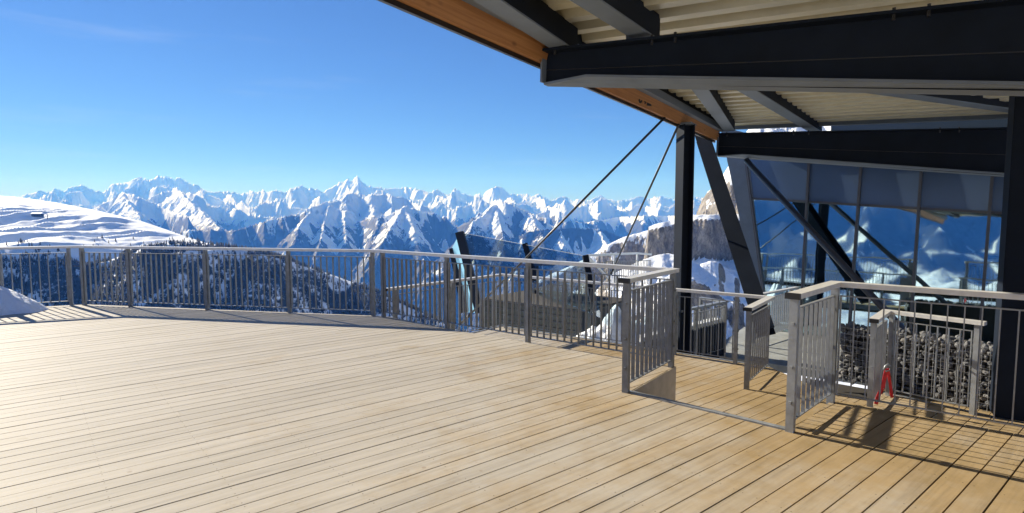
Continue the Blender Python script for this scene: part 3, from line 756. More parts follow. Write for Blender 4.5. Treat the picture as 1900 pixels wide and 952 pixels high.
# ------------------------------------------------------------------ lower viewing platform
def ZQ(px, py, z): return P(px, py, z)
ZT = CAMZ-.95
pf_ = thing('glass_balustrade', 'leaning glass balustrade with black fins on the lower platform', 'balustrade', Q(975, 560, 17))
top_a, top_b = P(858, 432, ZT), P(1086, 475, ZT)
def fin(px_t, py_t, px_b, py_b, dpt, wd, nm='fin'):
    a, b = Q(px_t, py_t, dpt), Q(px_b, py_b, dpt*.985); MB().beam(a, b, wd, wd*1.6, up=(0, 1, 0)).build(nm, 'steel_dark', pf_)
dA = top_a.y; dB = top_b.y; lerp = lambda px: on(top_a, top_b, px)
fin(853, 431, 890, 580, dA, .36)
fin(839, 461, 862, 580, dA+1.2, .26)
fin(974, 453, 992, 520, lerp(974).y, .16)
fin(1086, 474, 1100, 560, dB, .12)
g1, g2 = lerp(974), top_b
def pane(a, b, drop, mat, lean=.9):
    ln = Vector((.35, -.35, 0))*lean
    MB().prism([a, b, b+Vector((0, 0, -drop))+ln, a+Vector((0, 0, -drop))+ln], Vector((.01, .01, 0))).build('glass_pane', mat, pf_)
pane(top_a, g1, 1.3, 'clear_glass'); pane(g1, g2, 1.3, 'clear_glass')
gt = MB().beam(top_a, g1, .016, .012).beam(g1, g2, .012, .009); gt.build('glass_rim', 'galv', pf_)
MB().prism([Q(838, 462, dA+1.1), Q(852, 434, dA+.2), Q(884, 580, dA-.2), Q(866, 580, dA+.9)], Vector((.02, .0, 0))).build('sky_reflection_pane', 'sky_reflection_pane', pf_)  # glass pane with its sky reflection painted on
# glazed stairwell under it
gb = thing('stairwell_block', 'low dark grey-green stairwell block with black frame below the corner railing', 'building', Q(975, 620, 16))
c0, c1 = Q(893, 556, 16.5), Q(1085, 556, 14.4); dd = (c1-c0).normalized(); c1 = Vector((c1.x, c1.y, c0.z)); nb = Vector((-dd.y, dd.x, 0)); nb = nb if nb.y > 0 else -nb
MB().prism([c0+Vector((0, 0, -2.4)), c1+Vector((0, 0, -2.4)), c1, c0], nb*2.5).build('louvre_wall', 'louvre', gb)
MB().prism([c0+nb*.3+Vector((0, 0, -2.5)), c1+nb*.3+Vector((0, 0, -2.5)), c1+nb*.3+Vector((0, 0, -.03)), c0+nb*.3+Vector((0, 0, -.03))], nb*2).build('core_wall', 'mullion', gb)
MB().beam(c0-nb*.03, c1-nb*.03, .1, .06).build('top_frame', 'black', gb)
MB().prism([c0+Vector((0, 0, .004)), c1+Vector((0, 0, .004)), c1+nb*2.5+Vector((0, 0, .004)), c0+nb*2.5+Vector((0, 0, .004))], (0, 0, .04)).build('roof', 'underdeck', gb)
for k in range(1, 6): MB().beam(c0-nb*.02+Vector((0, 0, -.17*k)), c1-nb*.02+Vector((0, 0, -.17*k)), .03, .015).build('glazing_bar', 'mullion', gb)
for k in (0, 2): q = c0.lerp(c1, k/2*.999); MB().beam(q-nb*.05+Vector((0, 0, -2.4)), q-nb*.05, .05, .06, up=(1, 0, 0)).build('frame_post', 'steel_dark', gb)
MB().beam(c0-nb*.03+Vector((0, 0, -.98)), c1-nb*.03+Vector((0, 0, -.98)), .12, .10).build('base_frame', 'black', gb)
# blue board on the platform
bt = thing('panorama_board', 'dark blue flat panorama board on a pedestal beyond the railing', 'board', Q(994, 540, 17.5))
bc = Q(994, 491, 17.5); o_ = MB(); o_.prism([bc+Vector((.66*math.cos(k*math.pi/12), .5*math.sin(k*math.pi/12), 0)) for k in range(24)], (0, 0, .07)); o_.build('board_top', 'blue_board', bt)
MB().tube([bc, Vector((bc.x, bc.y, bc.z-1.4))], .09, 10).build('pedestal', 'steel_dark', bt)
# white stair railing
wr = thing('white_railing', 'white steel railing with a diagonal brace beyond the corner', 'railing', Q(1120, 540, 16))
w0, w1 = Q(1089, 474, 15.2), Q(1182, 490, 18.5); w2 = w1+(w1-w0)*.35
w1 = Vector((w1.x, w1.y, w0.z-.18)); w2 = Vector((w2.x, w2.y, w0.z-.30))
MB().beam(w0, w1, .07, .06).beam(w1, w2, .07, .06).build('handrail', 'white_paint', wr)
MB().beam(w0, w0+(w1-w0)*.42+Vector((0, 0, -.75)), .05, .05).build('diagonal_brace', 'white_paint', wr)
for k in range(3): q = w0.lerp(w1, k/2); MB().beam(q, q+Vector((0, 0, -1.6)), .05, .05, up=(1, 0, 0)).build('post', 'white_paint', wr)
bp_ = MB().beam(w0.lerp(w1, .3)+Vector((0, 0, -.2)), w2+Vector((0, 0, -.2)), .02, .02); ipn = bp_.build('panel_frame', 'galv_dull', wr)
mb_ = MB().box(Vector((0, 0, -.4)), (1, 0, 0), (0, 1, 0), (0, 0, 1), .02, .02, .8).mesh('baluster'); mb_.materials.append(MAT['galv_dull'])
for k in range(28):
    q = w0.lerp(w1, .3).lerp(w2, k/27)+Vector((0, 0, -.2)); o = bpy.data.objects.new('baluster', mb_); COL.objects.link(o); o.parent = ipn; o.location = q-world_loc(ipn)
# dark panel added below the low railing, for the ground in shadow
dw = thing('shade_panel', 'black panel standing in for shaded ground between the middle landing and the tall column', 'wall', Vector((J0.x, J0.y, ZL-2)))
jd = (J1-J0).normalized()
MB().prism([J0-jd*.6+Vector((0, 0, -2)), J1+Vector((0, 0, -2)), J1+Vector((0, 0, .62)), J0-jd*.6+Vector((0, 0, .62))], Vector((-.03, .12, 0))).build('shade_sheet', 'steel_dark', dw)
MB().prism([J0-jd*.6+Vector((0, .13, .62)), J1+Vector((0, .13, .62)), J1+Vector((0, .13, .70)), J0-jd*.6+Vector((0, .13, .70))], Vector((0, .25, 0))).build('snow_cap', 'snow', dw)

# ------------------------------------------------------------------ numpy noise
def hash2(ix, iy, s):
    h = (ix*374761393+iy*668265263+s*974634777) & 0xffffffff
    h = ((h ^ (h >> 13))*1274126177) & 0xffffffff
    return ((h ^ (h >> 16)) & 0xffff)/65535.0
def vnoise(x, y, s=0):
    ix, iy = np.floor(x).astype(np.int64), np.floor(y).astype(np.int64); fx, fy = x-ix, y-iy
    def gr(a, b):
        t = hash2(a, b, s)*2*np.pi; return np.cos(t), np.sin(t)
    u = fx*fx*fx*(fx*(fx*6-15)+10); v = fy*fy*fy*(fy*(fy*6-15)+10)
    def dot(a, b, dx, dy):
        gx, gy = gr(a, b); return gx*dx+gy*dy
    n00 = dot(ix, iy, fx, fy); n10 = dot(ix+1, iy, fx-1, fy); n01 = dot(ix, iy+1, fx, fy-1); n11 = dot(ix+1, iy+1, fx-1, fy-1)
    return ((n00*(1-u)+n10*u)*(1-v)+(n01*(1-u)+n11*u)*v)*1.45
def fbm(x, y, o=4, s=0, g=.5):
    t, a = 0, 1.
    for k in range(o): t = t+a*vnoise(x*2**k, y*2**k, s+k); a *= g
    return t
def ridged(x, y, o=5, s=0, g=.5):
    t, a, w = 0, 1., 1.
    for k in range(o):
        n = 1-np.abs(vnoise(x*2**k, y*2**k, s+k)); n = n*n*w; t = t+a*n; w = np.clip(n*1.6, 0, 1); a *= g
    return t/1.9      # about 0..1
def gully(X, Y, gx, gy, cell, k=1.0, s=0):
    """ridges and gullies that run down the slope (gx, gy): -1 in a gully, 1 on a spur"""
    g = np.hypot(gx, gy)+1e-6; tx, ty = -gy/g, gx/g
    px_, py_ = X/cell, Y/cell; ix, iy = np.floor(px_).astype(np.int64), np.floor(py_).astype(np.int64)
    c_, s_ = 0., 0.
    for a in (-1, 0, 1):
        for b in (-1, 0, 1):
            h1 = hash2(ix+a, iy+b, s); h2 = hash2(ix+a, iy+b, s+7)
            dx, dy = px_-(ix+a+.15+.7*h1), py_-(iy+b+.15+.7*h2)
            w = np.maximum(0, np.exp(-2.6*(dx*dx+dy*dy))-.012); ph = 6.2832*k*(dx*tx+dy*ty)
            c_ = c_+w*np.cos(ph); s_ = s_+w*np.sin(ph)
    m = np.hypot(c_, s_)+1e-6
    return c_/m
def grid_faces(nr, nc):
    i = np.arange(nr*nc).reshape(nr, nc); return np.stack([i[:-1, :-1].ravel(), i[:-1, 1:].ravel(), i[1:, 1:].ravel(), i[1:, :-1].ravel()], 1)
def sm(a, b, x): t = np.clip((x-a)/(b-a), 0, 1); return t*t*(3-2*t)

# ------------------------------------------------------------------ far mountains
def mountains():
    px = np.linspace(-260, 1420, 1250); Y = np.concatenate([np.geomspace(5200, 13500, 620), np.geomspace(13560, 30000, 520)])
    PX, YY = np.meshgrid(px, Y); X = (PX-CX)/F*YY
    z = np.full(PX.shape, -1500.)
    wx = X+260*fbm(X/1500, YY/1500, 3, 40); wy = YY+260*fbm(X/1500+7, YY/1500+3, 3, 50)
    sp1 = ridged(wx/1500, wy/1500, 6, 11, .52); sp2 = ridged(wx/520, wy/520, 5, 23, .55); vary = .55+.9*np.clip(.5+fbm(X/3800, YY/3800, 2, 29), 0, 1)
    fine = fbm(X/90, YY/90, 4, 77, .6)
    def ridge(pts, Dm, slope=.85, back=.7, zig=0., zw=140., amp=260, end=1.2, dpts=None, seed=0, dy=0):
        nonlocal z
        pts = np.array(pts, float); pts[:, 1] += dy
        y = np.interp(px, pts[:, 0], pts[:, 1])
        d0 = np.full(px.shape, float(Dm)) if dpts is None else np.interp(px, [p[0] for p in dpts], [p[1] for p in dpts])
        d0 = d0+zig*vnoise(px/zw, px*0+seed*3.7, 60+seed)*1.5
        zr = (HY-y)/F*d0
        # ends fall away
        xr = (px-CX)/F*d0; xl, xh = (pts[0, 0]-CX)/F*Dm, (pts[-1, 0]-CX)/F*Dm
        zr = zr-end*np.maximum(0, xl-xr)-end*np.maximum(0, xr-xh)
        dd_ = YY-d0[None, :]; ad = np.abs(dd_); s = np.where(dd_ < 0, slope, back)
        crest = sm(0, 400, ad)
        carve = (.55+.45*sm(1300, 500, ad))*amp*vary*((sp1-.62)*1.05+(sp2-.6)*.35)*crest*np.clip(ad/900, .15, 1.25)
        t = zr[None, :]-1.36*s*ad*(1-.00006*np.minimum(ad, 3000))+carve+fine*12*sm(0, 120, ad)
        z = np.maximum(z, t)
    far = [(-260, 368), (-100, 360), (0, 362), (35, 362), (60, 357), (82, 352), (95, 355), (105, 348), (120, 352), (130, 345), (158, 340), (172, 347), (190, 354), (205, 349), (210, 340), (215, 338), (230, 337), (245, 334), (258, 329), (268, 327), (271, 332), (275, 328), (281, 332), (288, 330), (298, 325), (312, 323), (320, 327), (328, 330), (340, 328), (350, 334), (365, 341), (380, 348), (405, 355), (420, 353), (440, 356), (455, 355), (470, 351), (480, 356), (490, 351), (500, 354), (518, 350), (530, 356), (538, 352), (545, 345), (562, 341), (575, 347), (590, 348), (605, 353), (620, 346), (633, 335), (644, 332), (648, 331), (652, 335), (657, 334), (660, 327), (665, 324), (670, 328), (677, 336), (686, 343), (706, 346), (708, 344), (713, 347), (730, 348), (738, 345), (750, 347), (753, 341), (758, 346), (770, 346), (785, 352), (800, 354), (808, 350), (812, 348), (818, 352), (830, 359), (836, 356), (842, 349), (845, 345), (849, 347), (856, 353), (868, 360), (880, 359), (890, 357), (896, 360), (903, 353), (912, 346), (923, 343), (928, 342), (936, 347), (948, 357), (960, 359), (975, 357), (985, 362), (1000, 359), (1010, 363), (1022, 367), (1028, 366), (1040, 364), (1047, 362), (1055, 365), (1064, 370), (1080, 367), (1090, 369), (1100, 363), (1112, 360), (1120, 364), (1130, 369), (1150, 370), (1160, 369), (1170, 364), (1182, 362), (1192, 364), (1205, 367), (1215, 363), (1228, 362), (1238, 366), (1262, 366), (1290, 363), (1310, 366), (1420, 362)]
    ridge(far, 25500, .84, .8, zig=700, zw=60, amp=420, seed=1)
    # second chain in front of the far one, only a little lower
    n2 = [(x, y+9+9*math.sin(x*.043)+6*math.sin(x*.11+1)+4*math.sin(x*.23)) for x, y in [(p, np.interp(p, [q[0] for q in far], [q[1] for q in far])) for p in range(-260, 1420, 9)]]
    ridge(n2, 21500, .88, .8, zig=900, zw=45, amp=420, seed=2, dy=6)
    n3 = [(x, 376+5*math.sin(x*.031+2)+6*math.sin(x*.083)+4*math.sin(x*.19)) for x in range(-260, 1420, 8)]
    ridge(n3, 17500, .9, .8, zig=900, zw=50, amp=400, seed=3)
    ridge([(-260, 392), (60, 398), (120, 402), (155, 394), (188, 377), (203, 371), (217, 362), (232, 355), (248, 358), (265, 364), (296, 377), (331, 394), (376, 402), (430, 420)], 12500, .82, .8, zig=500, zw=55, amp=140, seed=4, dpts=[(-260, 12500), (150, 11600), (232, 12300), (330, 11500), (430, 10500)])
    ridge([(262, 372), (290, 357), (310, 352), (331, 346), (345, 350), (358, 357), (380, 366), (398, 379), (430, 384), (470, 392), (520, 402)], 14500, .75, .8, zig=700, zw=45, amp=240, seed=5)
    # the central massif and its two neighbours
    ridge([(440, 424), (504, 404), (540, 396), (570, 386), (583, 377), (597, 374), (612, 372), (632, 369), (642, 359), (650, 354), (657, 353), (672, 359), (682, 360), (694, 355), (705, 357), (720, 358), (735, 362), (749, 364), (770, 372), (800, 380)], 10800, .86, .8, zig=320, zw=40, amp=130, seed=6, dpts=[(440, 8900), (583, 9500), (650, 10600), (720, 10700), (800, 10400)])
    ridge([(640, 420), (690, 400), (708, 398), (727, 393), (745, 382), (751, 377), (762, 380), (776, 384), (802, 391), (830, 402), (850, 425)], 9300, .9, .85, zig=260, zw=40, amp=90, seed=7, dpts=[(640, 9700), (751, 9000), (850, 9300)])
    ridge([(835, 424), (845, 419), (857, 414), (875, 402), (894, 391), (907, 379), (918, 368), (933, 370), (948, 374), (965, 380), (982, 388), (1000, 398), (1014, 404), (1025, 417), (1060, 440)], 8500, .95, .85, zig=240, zw=45, amp=100, seed=8, dpts=[(835, 9100), (918, 8500), (1060, 8000)])
    ridge([(980, 402), (999, 393), (1015, 386), (1027, 379), (1036, 385), (1047, 393), (1060, 402), (1076, 411), (1110, 416)], 11500, .8, .8, zig=300, zw=40, amp=280, seed=9)
    ridge([(1060, 414), (1084, 411), (1120, 406), (1141, 402), (1170, 400), (1198, 397), (1243, 399), (1300, 396), (1420, 392)], 13500, .6, .8, zig=600, zw=45, amp=330, seed=10)
    ridge([(900, 470), (942, 443), (955, 437), (970, 433), (985, 428), (999, 425), (1020, 423), (1041, 421), (1084, 421), (1113, 422), (1135, 429), (1155, 436), (1200, 448), (1260, 460), (1420, 470)], 7600, 1.0, .8, zig=180, zw=50, amp=55, seed=11)
    # spurs that come towards the valley
    spw = np.zeros(PX.shape)
    def spur(p0, d0, p1, d1, slope=.95, am=120):
        nonlocal z, spw
        a = np.array([(p0[0]-CX)/F*d0, d0, (HY-p0[1])/F*d0]); b = np.array([(p1[0]-CX)/F*d1, d1, (HY-p1[1])/F*d1])
        ax, ay = b[0]-a[0], b[1]-a[1]; l2 = ax*ax+ay*ay
        t = np.clip(((wx*.5+X*.5-a[0])*ax+(wy*.5+YY*.5-a[1])*ay)/l2, 0, 1)
        d = np.hypot(X-(a[0]+ax*t), YY-(a[1]+ay*t))
        zz = a[2]+(b[2]-a[2])*t-1.15*slope*d+am*((sp2-.6)*1.1+(sp1-.6)*.5)*sm(0, 300, d)+fine*12
        spw = np.maximum(spw, np.where(zz > z, sm(330, 60, d)*(1-.75*t), 0)); z = np.maximum(z, zz)
    spur((583, 377), 9500, (520, 470), 7600); spur((642, 360), 10300, (640, 500), 7800); spur((612, 372), 9900, (585, 480), 7700)
    spur((694, 356), 10500, (690, 470), 8200); spur((751, 377), 9000, (700, 462), 7400); spur((751, 377), 9000, (800, 500), 7000)
    spur((720, 358), 10700, (745, 440), 8500)
    spur((918, 368), 8500, (850, 440), 7300); spur((918, 368), 8500, (940, 470), 6900); spur((894, 391), 8700, (880, 480), 7000)
    spur((982, 388), 8300, (1010, 440), 7200); spur((331, 346), 14300, (440, 450), 9500); spur((232, 355), 12300, (300, 460), 8600); spur((188, 377), 11900, (150, 440), 9000)
    spur((1041, 421), 7600, (1060, 540), 5700); spur((970, 433), 7600, (950, 560), 5600); spur((1113, 422), 7600, (1160, 520), 5900)
    def grad():
        gx_ = np.gradient(z, axis=1)/np.maximum(np.gradient(X, axis=1), 1); gy_ = np.gradient(z, axis=0)/np.gradient(YY, axis=0)
        return gx_, gy_-gx_*(PX-CX)/F
    fs = np.clip(YY/11000, .8, 2.0); gul = []
    for q, (cell, am_) in enumerate(((1300, .022), (640, .034), (320, .036), (160, .034))):
        gx_, gy_ = grad(); gv = gully(X+.12*cell*fbm(X/cell*1.7, YY/cell*1.7, 2, 300+q), YY, gx_, gy_, cell, 1.0, 200+q)
        gv = 1-np.sqrt(np.maximum(0, (1-gv)*.5))*2          # sharp crests, rounder gullies
        z += cell*am_*np.where(YY > 14000, 1.5, (.34+.3*sm(-300, 0, z)))*(gv-.6)*np.clip(np.hypot(gx_, gy_)*1.3, 0, 1.1); gul.append(gv)
    z += 4*fine
    # where the snow and the forest lie
    gx = np.gradient(z, axis=1)/np.maximum(np.gradient(X, axis=1), 1); gy = np.gradient(z, axis=0)/np.gradient(YY, axis=0)
    st = np.hypot(gx, gy)
    yimg = HY-z/YY*F
    line = -70+90*fbm(X/700, YY/700, 3, 90)-60*np.clip((YY-9000)/4000, 0, 1.4)*2.2
    snow = sm(-190, 190, z-line)*1.0
    snow = snow*1.0-.16*sm(1.2, 2.2, st)+.25*(sp2-.6)-.20*sm(.1, .8, gul[3])*sm(1.1, 1.8, st)
    snow += .75*spw*sm(-900, -300, z)
    # avalanche tracks: streaks of snow in the gullies, clearings lower down
    tr_ = ridged(X/230+3*fbm(X/900, YY/900, 2, 5), YY/1500, 4, 31, .6)
    snow += .20*sm(.66, .9, tr_)*sm(-700, -250, z)+.50*sm(-.2, -.9, gul[1]*.35+gul[2]*.65)*sm(-620, -180, z)
    cl = fbm(X/420, YY/420, 4, 66, .6); snow += .75*sm(.52, .66, cl)*sm(-1200, -500, z)
    wood = sm(140, -140, z-line+120)
    o = np_mesh('mountains', np.stack([X, YY, z+CAMZ], -1).reshape(-1, 3), grid_faces(*PX.shape), 'mountain', {'snow': snow, 'wood': wood})
    tag(o, 'snowy mountain chains above the deep valley', kind='structure')
mountains()
print('mountains', round(time.time()-T0, 1))

# ------------------------------------------------------------------ snowy hillside on the left with its forest
HC = [(-500, 340), (-200, 352), (0, 363), (40, 366), (75, 371), (110, 376), (150, 384), (190, 392), (230, 402), (270, 412), (310, 426), (350, 440), (380, 450), (420, 458), (470, 466), (520, 478), (560, 492), (620, 512), (680, 534), (740, 560), (800, 592), (860, 620), (1000, 690)]
hcx, hcy = np.array([p[0] for p in HC], float), np.array([p[1] for p in HC], float)
TLX = [-400, 0, 100, 200, 280, 350, 420, 520, 700, 900]; TLY = [480, 478, 476, 470, 464, 458, 458, 478, 546, 640]
def hill_h(PX, YY):
    X = (PX-CX)/F*YY
    yc = np.interp(PX, hcx, hcy); yl = np.maximum(np.interp(PX, TLX, TLY), yc+1)
    Yb = 1180+70*fbm(X/260, X*0+2, 3, 44); dc = np.maximum(np.interp(PX, [-500, 0, 300, 420, 1000], [2900, 2600, 1750, 1260, 1230]), Yb+30)
    zc = (HY-yc)/F*dc; zb = (HY-yl)/F*Yb
    zf = np.where(YY < Yb, zb-.95*(Yb-YY), zb+(zc-zb)*np.clip((YY-Yb)/(dc-Yb), 0, 1))-.5*np.maximum(0, YY-dc)
    # folds square to the low sun: one flank lit, the other in shade
    w_ = X*.8-YY*.6; l_ = X*.6+YY*.8
    fold = ridged(w_/340+.35*fbm(X/600, YY/600, 2, 8), l_/2600, 4, 14, .42)-.55
    am = np.interp(PX, [-400, 0, 300, 450, 1000], [135, 125, 90, 28, 18])
    fold = fold+.16*(ridged(w_/170+.3*fbm(X/200, YY/200, 2, 18), l_/800, 3, 24, .45)-.55)
    edge = sm(0, 330, np.abs(YY-dc)); low = sm(1250, 1000, YY)
    zf = zf+am*fold*edge*(1-.6*low)+7*fbm(X/120, YY/120, 4, 19)*edge+26*low*(ridged(X/150, YY/400, 4, 21, .5)-.6)
    return X, zf
def hillside():
    px = np.linspace(-420, 960, 900); Y = np.geomspace(560, 3300, 520); PX, YY = np.meshgrid(px, Y)
    X, z = hill_h(PX, YY)
    fm = fbm(X/130, YY/130, 4, 3, .6)
    yimg = HY-z/YY*F
    line = np.interp(PX, TLX, TLY)-6
    snow = 1.0-.60*sm(-4, 22, yimg-line+26*fm)
    snow += .28*sm(.0, .5, fbm(X/60, YY/45, 4, 28, .6))
    wood = sm(-10, 20, yimg-line)*.95
    o = np_mesh('snowy_hill', np.stack([X, YY, z+CAMZ], -1).reshape(-1, 3), grid_faces(*PX.shape), 'hill', {'snow': snow, 'wood': wood})
    tag(o, 'snowy hillside falling to the right', kind='structure')
    # forest: thousands of small conifers, read as one mass
    n = 120000; tx = rng.uniform(-260, 880, n); ty = np.where(rng.uniform(0, 1, n) < .8, rng.uniform(930, 1230, n), rng.uniform(1150, 2300, n))
    xx, zz = hill_h(tx, ty); yi = HY-zz/ty*F; ln = np.interp(tx, TLX, TLY)-8
    clr = fbm(xx/95, ty/60, 4, 28, .6); fm = fbm(xx/130, ty/130, 4, 3, .6)
    dens = sm(-16, 34, yi-ln+22*fm)*np.where(clr > .62, .1, 1)
    dens = np.maximum(dens, .02*(yi-ln > -30)); keep = rng.uniform(0, 1, n) < dens*.48*np.where(fbm(xx/34, ty/26, 3, 61, .6)+.5*fbm(xx/90, ty/60, 3, 62) > .16, .18, 1)
    keep &= (yi < 625)
    tx, ty, xx, zz = tx[keep], ty[keep], xx[keep], zz[keep]; n = len(xx)
    h = 4.5+10*rng.beta(2, 3.2, n); r = h*rng.uniform(.16, .25, n)
    k = 5; ang = np.arange(k)/k*2*np.pi
    V_, F_ = [], []
    rot = rng.uniform(0, 6, n)
    vs = np.zeros((n, 2*k+2, 3))
    for ti, (rf, z0, z1) in enumerate(((1., .08, .62), (.62, .42, 1.))):
        for i in range(k):
            vs[:, ti*(k+1)+i, 0] = xx+np.cos(ang[i]+rot)*r*rf*rng.uniform(.7, 1.25, n); vs[:, ti*(k+1)+i, 1] = ty+np.sin(ang[i]+rot)*r*rf*rng.uniform(.7, 1.25, n); vs[:, ti*(k+1)+i, 2] = zz+h*z0
        vs[:, ti*(k+1)+k, 0] = xx; vs[:, ti*(k+1)+k, 1] = ty; vs[:, ti*(k+1)+k, 2] = zz+h*z1
    f = []
    for ti in (0, 1):
        for i in range(k): f.append((ti*(k+1)+i, ti*(k+1)+(i+1) % k, ti*(k+1)+k))
    f = np.array(f); faces = (np.arange(n)[:, None, None]*(2*k+2)+f[None]).reshape(-1, 3)
    vs[:, :, 2] += CAMZ
    o = np_mesh('forest', vs.reshape(-1, 3), faces, 'needles', smooth=False)
    tag(o, 'dark conifer forest on the snowy hillside', 'forest', kind='stuff')
    print('trees', n)
    # small hut and mast on the shoulder
    def at(px, d): x, q = hill_h(np.array([px]), np.array([d])); return Vector((float(x[0]), d, float(q[0])+CAMZ))
    def find(px, yt):
        ys = np.linspace(900, 2550, 700); x, q = hill_h(np.full(700, px), ys); yy = HY-q/ys*F; vis = yy <= np.minimum.accumulate(yy)+.05; i = int(np.argmin(np.abs(yy-yt)+1000*~vis)); return Vector((x[i], ys[i], q[i]+CAMZ))
    b = find(72., 402.); hut = thing('mountain_hut', 'small dark hut on the snowy shoulder far away', 'hut', b)
    MB().box(b+Vector((0, 0, 4)), (1, 0, 0), (0, 1, 0), (0, 0, 1), 30, 14, 10).build('wall', 'steel_dark', hut)
    MB().prism([b+Vector((-17, -8, 9)), b+Vector((-17, 8, 9)), b+Vector((-17, 0, 13))], Vector((34, 0, 0))).build('roof', 'snow', hut)
    b = find(90., 406.); ms = thing('lift_mast', 'thin lift mast beside the distant hut', 'mast', b)
    MB().beam(b, b+Vector((0, 0, 16)), 1.4, 1.4, up=(1, 0, 0)).build('pole', 'steel_dark', ms); MB().beam(b+Vector((-5, 0, 15)), b+Vector((5, 0, 15)), 1, 1).build('crossarm', 'steel_dark', ms)
hillside()
print('hill', round(time.time()-T0, 1))

# ------------------------------------------------------------------ cliffs on the right
def cliffs():
    px = np.linspace(1000, 1720, 620); Y = np.geomspace(170, 1900, 560); PX, YY = np.meshgrid(px, Y); X = (PX-CX)/F*YY
    z = np.full(PX.shape, -420.)
    wob = 26*fbm(X/120, YY/120, 4, 71); rg = ridged(X/75, YY/75, 5, 72, .55); fine = fbm(X/18, YY/18, 4, 73, .55)
    rockm = np.zeros(PX.shape)
    def layer(pts, Dm, steep, H, gentle, back=.3, zig=20, seed=0, lead=0., dpts=None, rough=1.):
        """snow cap of length lead in front of the crest, then a wall of height H, then a gentle snow apron"""
        nonlocal z
        y = np.interp(px, [p[0] for p in pts], [p[1] for p in pts]); d0 = np.full(px.shape, float(Dm)) if dpts is None else np.interp(px, [p[0] for p in dpts], [p[1] for p in dpts])
        d0 = d0+zig*vnoise(px/26., px*0+seed*2.3, 81+seed)
        zr = (HY-y)/F*d0; dd_ = d0[None, :]-YY+wob*.6*rough
        Hm = H if np.isscalar(H) else np.interp(px, [p[0] for p in H], [p[1] for p in H])[None, :]
        f = np.maximum(dd_, 0); cap = np.minimum(f, lead)*.45; g = np.maximum(f-lead, 0); wall = np.minimum(g*steep, Hm); rest = np.maximum(g-Hm/steep, 0)*gentle
        t = zr[None, :]-cap-wall-rest-back*np.maximum(-dd_, 0)+(11*(rg-.6)+3.2*fine)*sm(0, 40, f)*rough*np.where((g > 0) & (wall < Hm), 2.2, .8)
        z = np.maximum(z, t)
    layer([(1000, 520), (1050, 497), (1080, 482), (1095, 474), (1115, 462), (1130, 452), (1160, 438), (1190, 430), (1215, 424), (1260, 420), (1720, 420)], 1350, 1.1, 400, .6, zig=12, seed=1, lead=14)
    layer([(1000, 640), (1190, 520), (1203, 421), (1213, 416), (1225, 413), (1240, 410), (1250, 407), (1275, 400), (1300, 398), (1720, 390)], 820, 5., [(1000, 40), (1205, 45), (1260, 52), (1720, 60)], .42, zig=10, seed=2, lead=16)
    layer([(1000, 700), (1240, 500), (1262, 452), (1275, 436), (1283, 418), (1291, 396), (1300, 373), (1309, 358), (1318, 349), (1326, 342), (1340, 322), (1360, 286), (1380, 246), (1405, 224), (1470, 214), (1560, 200), (1720, 190)], 1000, 2.6, [(1000, 70), (1300, 95), (1400, 160), (1720, 200)], .5, zig=16, seed=3, lead=70, dpts=[(1000, 1050), (1280, 980), (1400, 900), (1720, 820)], rough=1.3)
    layer([(1000, 640), (1090, 560), (1130, 512), (1180, 488), (1215, 474), (1240, 470), (1262, 474), (1285, 483), (1300, 490), (1320, 484), (1335, 486), (1350, 500), (1375, 520), (1420, 540), (1720, 600)], 430, .55, 400, .5, zig=5, seed=4, rough=.5)
    layer([(1000, 700), (1180, 600), (1260, 515), (1290, 512), (1320, 530), (1350, 555), (1720, 640)], 300, 1.2, 30, .5, zig=4, seed=5)
    gx = np.gradient(z, axis=1)/np.gradient(X, axis=1); gy = np.gradient(z, axis=0)/np.gradient(YY, axis=0); st = np.hypot(gx, gy)
    snow = 1.12-1.0*sm(.75, 1.5, st)+.15*fine+.55*sm(20, 60, z)
    o = np_mesh('cliff_terrain', np.stack([X, YY, z+CAMZ], -1).reshape(-1, 3), grid_faces(*PX.shape), 'cliff', {'snow': snow, 'wood': z*0})
    tag(o, 'brown rock cliffs with snow above and below', kind='structure')
cliffs()
# ------------------------------------------------------------------ slopes behind, seen mirrored in the glass
def behind():
    az = np.radians(np.linspace(70, 300, 420)); R_ = np.geomspace(120, 11500, 270); A, RR = np.meshgrid(az, R_); X, YY = RR*np.sin(A), RR*np.cos(A)
    rg = ridged(X/900, YY/900, 6, 5, .5); z = -14+sm(150, 3000, RR)*(110+260*(rg-.45))-60*sm(100, 500, RR)+40*sm(400, 1200, RR)*fbm(X/300, YY/300, 4, 6)+sm(4200, 9800, RR)*(1480+650*(rg-.45))-.05*sm(700, 4000, RR)*np.minimum(RR, 5000)
    gx = fbm(X/200, YY/200, 4, 9); snow = .50+.6*gx
    st = np.hypot(np.gradient(z, axis=0)/np.gradient(RR, axis=0), 0); snow = snow+.2-.5*sm(.45, .9, st)-.45*sm(4000, 8000, RR)*sm(1300, 700, z)
    o = np_mesh('slopes', np.stack([X, YY, z+CAMZ], -1).reshape(-1, 3), grid_faces(*A.shape), 'mountain', {'snow': snow, 'wood': sm(.4, .8, gx)})
    tag(o, 'snowy slopes behind the terrace', kind='structure')
behind()
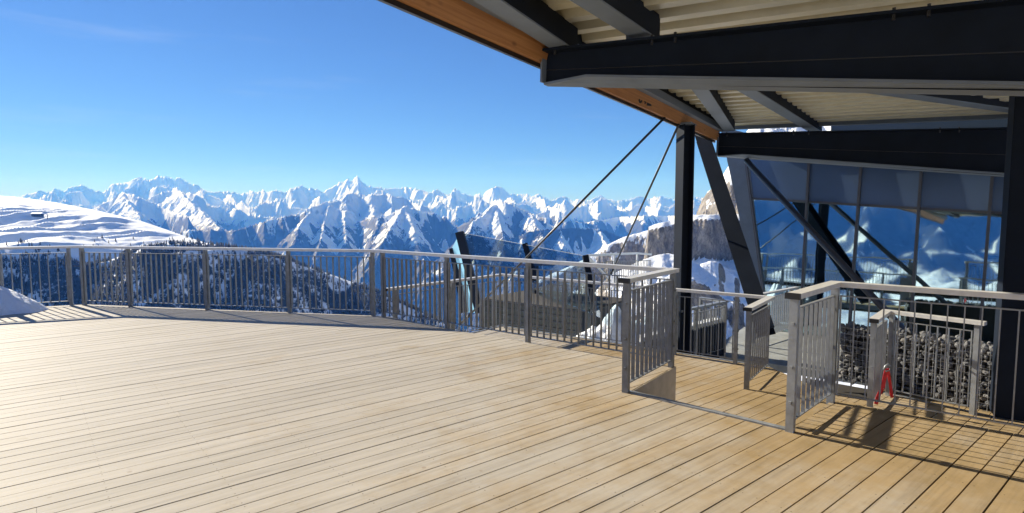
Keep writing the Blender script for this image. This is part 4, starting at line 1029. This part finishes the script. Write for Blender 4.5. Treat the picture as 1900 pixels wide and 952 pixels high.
# ground below the terrace
def ground():
    az = np.radians(np.linspace(-180, 180, 361)); R_ = np.concatenate([[0.01], np.geomspace(6, 760, 120)]); A, RR = np.meshgrid(az, R_); X, YY = RR*np.sin(A), RR*np.cos(A)
    right = sm(math.radians(0), math.radians(25), A)*sm(math.radians(100), math.radians(60), A)
    z = -4.2-.30*np.maximum(RR-17, 0)*(1-.35*right)-.8*right+.5*fbm(X/9, YY/9, 4, 2)*sm(8, 20, RR)+np.where(np.abs(A) > 1.75, .24*np.maximum(RR-17, 0), 0)
    # snow bank between the landing and the lower platform
    o = np_mesh('snow_ground', np.stack([X, YY, z], -1).reshape(-1, 3), grid_faces(*A.shape), 'hill', {'snow': X*0+.95+.3*fbm(X/14, YY/14, 3, 4), 'wood': X*0})
    tag(o, 'snow covered ground falling away below the terrace', kind='structure')
ground()
def mound(name, label, c, rx, ry, h, seed, n=36):
    """heap of snow: a lumpy dome"""
    th = np.linspace(0, 2*np.pi, n*2+1); rr = np.linspace(0, 1, n); T, R_ = np.meshgrid(th, rr)
    x, y = R_*np.cos(T), R_*np.sin(T); k = 1+.22*fbm(np.cos(T)*1.5+seed, np.sin(T)*1.5, 3, seed)+.10*fbm(np.cos(T)*9+seed, np.sin(T)*9, 3, seed+5)*R_
    z = h*np.maximum(0, 1-R_**2.0)**.95*(1+.35*fbm(x*1.6+seed, y*1.6, 4, seed+3)*(1-R_))+.03*fbm(x*7, y*7, 3, seed)*(1-R_)
    v = np.stack([x*rx*k, y*ry*k, z], -1).reshape(-1, 3)
    o = np_mesh(name, v, grid_faces(*T.shape), 'snow'); o.location = c; tag(o, label, 'snow pile', 'snow piles around the decks'); return o
sc0 = Q(-58, 580, 9.85)
mound('snow_pile', 'snow pile spilling through the railing at the far left corner', Vector((sc0.x-.12, 9.9, .002)), 1.25, .7, .52, 3)
mound('snow_pile', 'large snow bank between the corner railing and the lower stairwell', Vector((Q(1150, 600, 12.8).x, 12.8, -2.6)), 1.7, 1.2, 2.05, 9)
mound('snow_pile', 'small pointed snow heap at the foot of the tall column', Vector((Q(1236, 600, 12.4).x, 12.4, -1.3)), .7, .6, 1.05, 12)

# ------------------------------------------------------------------ air
hm, hnt, hb = new_mat('haze'); hnt.nodes.remove(hb)
pv = N(hnt, 'ShaderNodeVolumePrincipled'); pv.inputs['Color'].default_value = (.085, .31, 1, 1); pv.inputs['Density'].default_value = 5.5e-5
pv.inputs['Absorption Color'].default_value = (1, 1, 1, 1); pv.inputs['Anisotropy'].default_value = .0
L(hnt, pv.outputs[0], hnt.nodes['Material Output'].inputs['Volume']); MAT['haze'] = hm
hz = MB(); hz.box(Vector((0, 7500, 100)), (1, 0, 0), (0, 1, 0), (0, 0, 1), 74000, 56000, 3500).build('haze', 'haze')
ho = bpy.data.objects['haze']; tag(ho, 'blue air over the valley', 'haze', kind='stuff')
print('built', round(time.time()-T0, 1))
